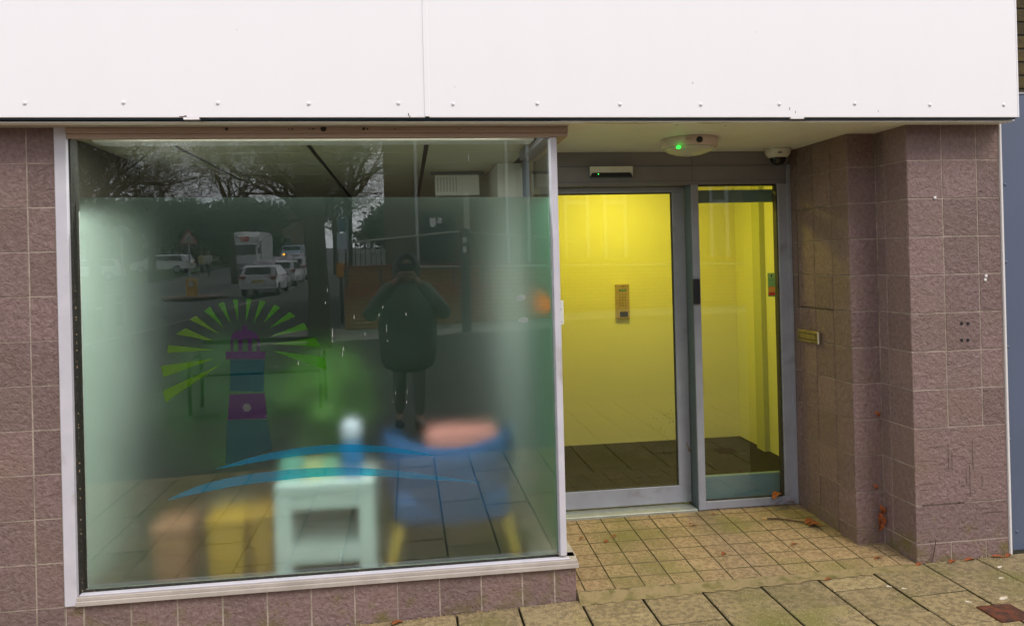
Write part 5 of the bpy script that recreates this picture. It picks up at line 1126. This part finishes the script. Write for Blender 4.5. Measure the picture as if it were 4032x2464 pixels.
MB().box(bx0, 30, BY - 10, BY, bz - .2, 9.5).build('wall', mat('brown_render', (.16, .115, .06), .9, col2=(.12, .085, .05), nscale=.7), bd); MB().box(bx0 - .1, 30.1, BY - 10.1, BY + .1, 9.5, 9.8).build('roof', M['black'], bd)
wpm = mat('pale_pipe', (.50, .50, .46), .5)
for xx in (1643, 2000, 2083): q = rat(xx / K, 600, BY); MB().tube([(q.x, BY + .07, 1.2), (q.x, BY + .07, 9.4)], .06, 8).build('pipe', wpm, bd)
q0, q1 = rat(1663 / K, 1040 / K, BY), rat(1790 / K, 830 / K, BY); dd_ = MB().box(q0.x, q1.x, BY + .001, BY + .05, q0.z, q1.z).build('door', mat('door_dark', (.02, .024, .022), .5), bd)
for (a, c, y0_, y1_) in ((1692, 1714, 893, 858), (1724, 1738, 880, 857)): u0, u1 = rat(a / K, y0_ / K, BY), rat(c / K, y1_ / K, BY); MB().box(u0.x, u1.x, BY + .051, BY + .055, u0.z, u1.z).build('paper', M['whitetrim'], dd_)
VY = 2 * (LY + .012) - BY
for (a, c) in ((1362, 1412), (1457, 1502), (1708, 1742)):
    u0, u1 = at(a, 620, Y=VY), at(c, 487, Y=VY); fm = MB(); z0_, z1_ = u0.z, u1.z
    fm.box(u0.x - .06, u0.x + .06, BY + .002, BY + .08, z0_, z1_ + 1.2); fm.box(u1.x - .07, u1.x + .07, BY + .002, BY + .08, z0_, z1_ + 1.2); fm.box(u0.x + .06, u1.x - .07, BY + .002, BY + .07, z1_ - .08, z1_ + .08); w_ = fm.build('window_frame', wpm, bd); MB().box(u0.x + .06, u1.x - .07, BY + .001, BY + .02, z0_, z1_ - .08).build('pane', M['carglass'], w_)
# far houses
def house(x, y, w_, h, lab):
    z = G(x, y); t = thing('brick_house', lab, 'house', (x, y, z), 'far gabled houses'); MB().box(x - w_, x + w_, y - 6, y, z, z + h).build('wall', mat('house_brick', (.20, .15, .085), .9, col2=(.16, .12, .07), nscale=1), t)
    b = MB(); b.prism([(x - w_ - .3, y + .3, z + h), (x + w_ + .3, y + .3, z + h), (x, y + .3, z + h + w_ * .95)], (0, -6.6, 0)); b.build('roof', mat('slates', (.05, .05, .055), .8), t)
    b = MB(); b.prism([(x - w_ + .2, y + .32, z + h), (x + w_ - .2, y + .32, z + h), (x, y + .32, z + h + w_ * .78)], (0, .02, 0)); b.build('gable', mat('gable_brick', (.22, .17, .1), .9), t)
    for i in (-.5, .5):
        for k in (1.2, 3.9): f_ = MB().box(x + w_ * i - .6, x + w_ * i + .6, y + .001, y + .06, z + k, z + k + 1.4).build('window', M['whitetrim'], t); MB().box(x + w_ * i - .5, x + w_ * i + .5, y + .06, y + .08, z + k + .1, z + k + 1.3).build('pane', M['carglass'], f_)
q = rat(715, 560, -112); house(q.x, -112, 2.6, 6.0, 'tall brick house with a pointed gable at the end of the mirrored street'); house(q.x - 5.9, -116, 2.9, 5.0, 'lower brick house left of the pointed gable house')

# people
def person(lab, loc, rz, coat, legs_c, pose, cat='person'):
    t = thing('person', lab, cat, (0, 0, 0)); sk = mat('skin', (.42, .25, .18), .6); cm = mat('coat', coat, .9); lm = mat('trousers', legs_c, .9)
    hz0 = 1.60; st_ = pose.get('step', .08)
    arms = {}
    for s_ in (-1, 1):
        el, ha = pose['arms'][0 if s_ < 0 else 1]; arms[s_] = ((s_ * .19, 0, 1.42), (s_ * el[0], el[1], el[2]), (s_ * ha[0], ha[1], ha[2]))
    ch = [[((0, 0, .93), (.15, .11)), ((0, 0, 1.15), (.14, .10)), ((0, 0, 1.36), (.16, .11)), ((0, 0, 1.47), (.07, .07)), ((0, .01, 1.53), (.055, .06)), ((0, .02, 1.60), (.075, .09)), ((0, .015, 1.68), (.075, .092)), ((0, .01, 1.735), (.045, .06))]]
    for s_ in (-1, 1):
        ch.append([((0, 0, 1.36), (.16, .11)), (arms[s_][0], .055), (arms[s_][1], .042), (arms[s_][2], .028)])
        ch.append([((0, 0, .93), (.15, .11)), ((s_ * .09, 0, .88), .085), ((s_ * .10, s_ * st_ * .5 + .02, .48), .055), ((s_ * .10, s_ * st_, .09), .038), ((s_ * .11, s_ * st_ + .13, .035), .032)])
    bd_ = skin_obj('body', ch, sk, t)
    cc = [([((0, 0, .55), (.24, .18)), ((0, 0, .68), (.31, .22))] if pose.get('long') else []) + [((0, 0, .80), ((.32, .22) if pose.get('long') else (.205, .15))), ((0, 0, 1.0), (.33, .22) if pose.get('long') else (.20, .145)), ((0, 0, 1.2), (.34, .22) if pose.get('long') else (.20, .15)), ((0, 0, 1.38), (.195, .14)), ((0, 0, 1.49), (.10, .09))]]
    for s_ in (-1, 1): a = arms[s_]; w_ = Vector(a[1]).lerp(Vector(a[2]), .9); cc.append([((0, 0, 1.38), (.195, .14)), (a[0], .095), (a[1], .085 if pose.get('long') else .066), (tuple(w_), .055)])
    skin_obj('coat', cc, cm, t)
    lc = [[((0, 0, .90), (.17, .125)), ((0, 0, .84), (.16, .12))]]
    for s_ in (-1, 1): lc[0:0] = []; lc.append([((0, 0, .84), (.16, .12)), ((s_ * .09, 0, .76), .10), ((s_ * .10, s_ * st_ * .5 + .02, .48), .075), ((s_ * .10, s_ * st_, .12), .06)])
    skin_obj('trousers', lc, lm, t)
    for s_ in (-1, 1): MB().box(s_ * .105 - .05, s_ * .105 + .05, s_ * st_ - .09, s_ * st_ + .19, .0, .085, .03).build('shoe', M['black'], t)
    if pose.get('hood'):
        b = MB(); b.smooth = True
        for i in range(7):
            for k in range(13): ph = math.radians(-140 + 280 * k / 12); th_ = math.radians(-50 + 140 * i / 6); b.v.append((.125 * math.sin(ph) * math.cos(th_) if False else .13 * math.cos(th_) * math.sin(ph), .0 - .14 * math.cos(th_) * math.cos(ph) + .03, 1.62 + .165 * math.sin(th_)))
        for i in range(6):
            for k in range(12): a = i * 13 + k; b.face([a, a + 1, a + 14, a + 13])
        o = b.build('hood', cm, t); so2 = o.modifiers.new('thick', 'SOLIDIFY'); so2.thickness = .02; so2.offset = 1
    else:
        b = MB(); b.smooth = True; b.lathe([(.088, -.02), (.098, .03), (.085, .085), (.05, .12), (.003, .135)], (0, .005, 1.655), 18); b.build('hair', mat('hair', pose.get('hair', (.08, .06, .04)), .8), t)
    # face: nose, eyes, mouth, ears
    b = MB(); b.smooth = True; b.tube([(0, .10, 1.665), (0, .125, 1.63), (0, .115, 1.615)], [.008, .015, .012], 8); b.build('nose', sk, t)
    for s_ in (-1, 1):
        b = MB(); b.smooth = True; b.lathe([(.001, -.011), (.011, 0), (.001, .011)], (s_ * .032, .099, 1.662), 10); b.build('eye', M['black'], t); b = MB(); b.smooth = True; b.lathe([(.004, -.03), (.012, -.015), (.014, .015), (.004, .03)], (s_ * .088, .01, 1.645), 8); b.build('ear', sk, t)
    MB().box(-.024, .024, .096, .106, 1.585, 1.592, .002).build('mouth', mat('lips', (.30, .10, .09), .6), t)
    # hands
    for s_ in (-1, 1):
        w0, w1 = Vector(arms[s_][1]), Vector(arms[s_][2]); d = (w1 - w0).normalized(); side = pose.get('palm', Vector((-s_, 0, 0))) if not callable(pose.get('palm')) else pose['palm'](s_)
        side = (side - d * side.dot(d)).normalized(); acr = d.cross(side).normalized(); hc = [[(w1, .028), (w1 + d * .045, (.038, .018)), (w1 + d * .085, (.040, .016))]]; root = w1 + d * .085
        for k, (L_, o_) in enumerate(((.062, -.030), (.072, -.010), (.068, .011), (.052, .031))):
            p0_ = root + acr * o_ * .8; c1_ = p0_ + (d * .8 + side * .35) * L_ * .55; c2_ = c1_ + (d * .25 + side * .95) * L_ * .5; hc.append([(root, (.040, .016)), (p0_ + d * .004, .0095), (c1_, .0085), (c2_, .0075)])
        th0 = w1 + d * .03; hc.append([(w1 + d * .045, (.038, .018)), (th0 - acr * .036 + side * .012, .011), (th0 - acr * .045 + side * .035 + d * .035, .009)])
        skin_obj('hand', hc, sk, t, sub=1)
    t.location = loc; t.rotation_euler.z = rz; return t
ph = person('photographer in a dark hooded coat holding a phone up to the window', (0, -4.33, G(0, -4.3) + .012), 0, (.085, .085, .083), (.17, .168, .16),
            dict(arms=[((.41, .10, 1.14), (.085, .40, 1.55)), ((.41, .10, 1.14), (.085, .40, 1.55))], hood=True, long=True, palm=lambda s_: Vector((-s_, .0, .0))))
pn = thing('phone', 'dark phone held up in both hands by the photographer', 'phone', (0, -3.84, 1.60)); MB().box(-.080, .080, -3.848, -3.840, 1.563, 1.640, .006).build('case', M['black'], pn); b = MB(); b.lathe([(.006, -3.8395), (.006, -3.838)], (-.06, 0, 1.62), 12, 'Y'); b.build('lens', M['carglass'], pn)
walk = dict(arms=[((.25, -.08, 1.15), (.24, .05, .92)), ((.25, .1, 1.15), (.22, .22, .98))], step=.18, hair=(.3, .28, .25))
person('walker in a pale hi-vis jacket left of the lorry', (-15.0, -57, G(-15, -57)), .3, (.45, .45, .22), (.03, .03, .04), walk)
person('walker in a light grey jacket nearest the lorry', (-14.3, -56, G(-14.3, -56)), .1, (.42, .42, .40), (.03, .03, .04), walk)
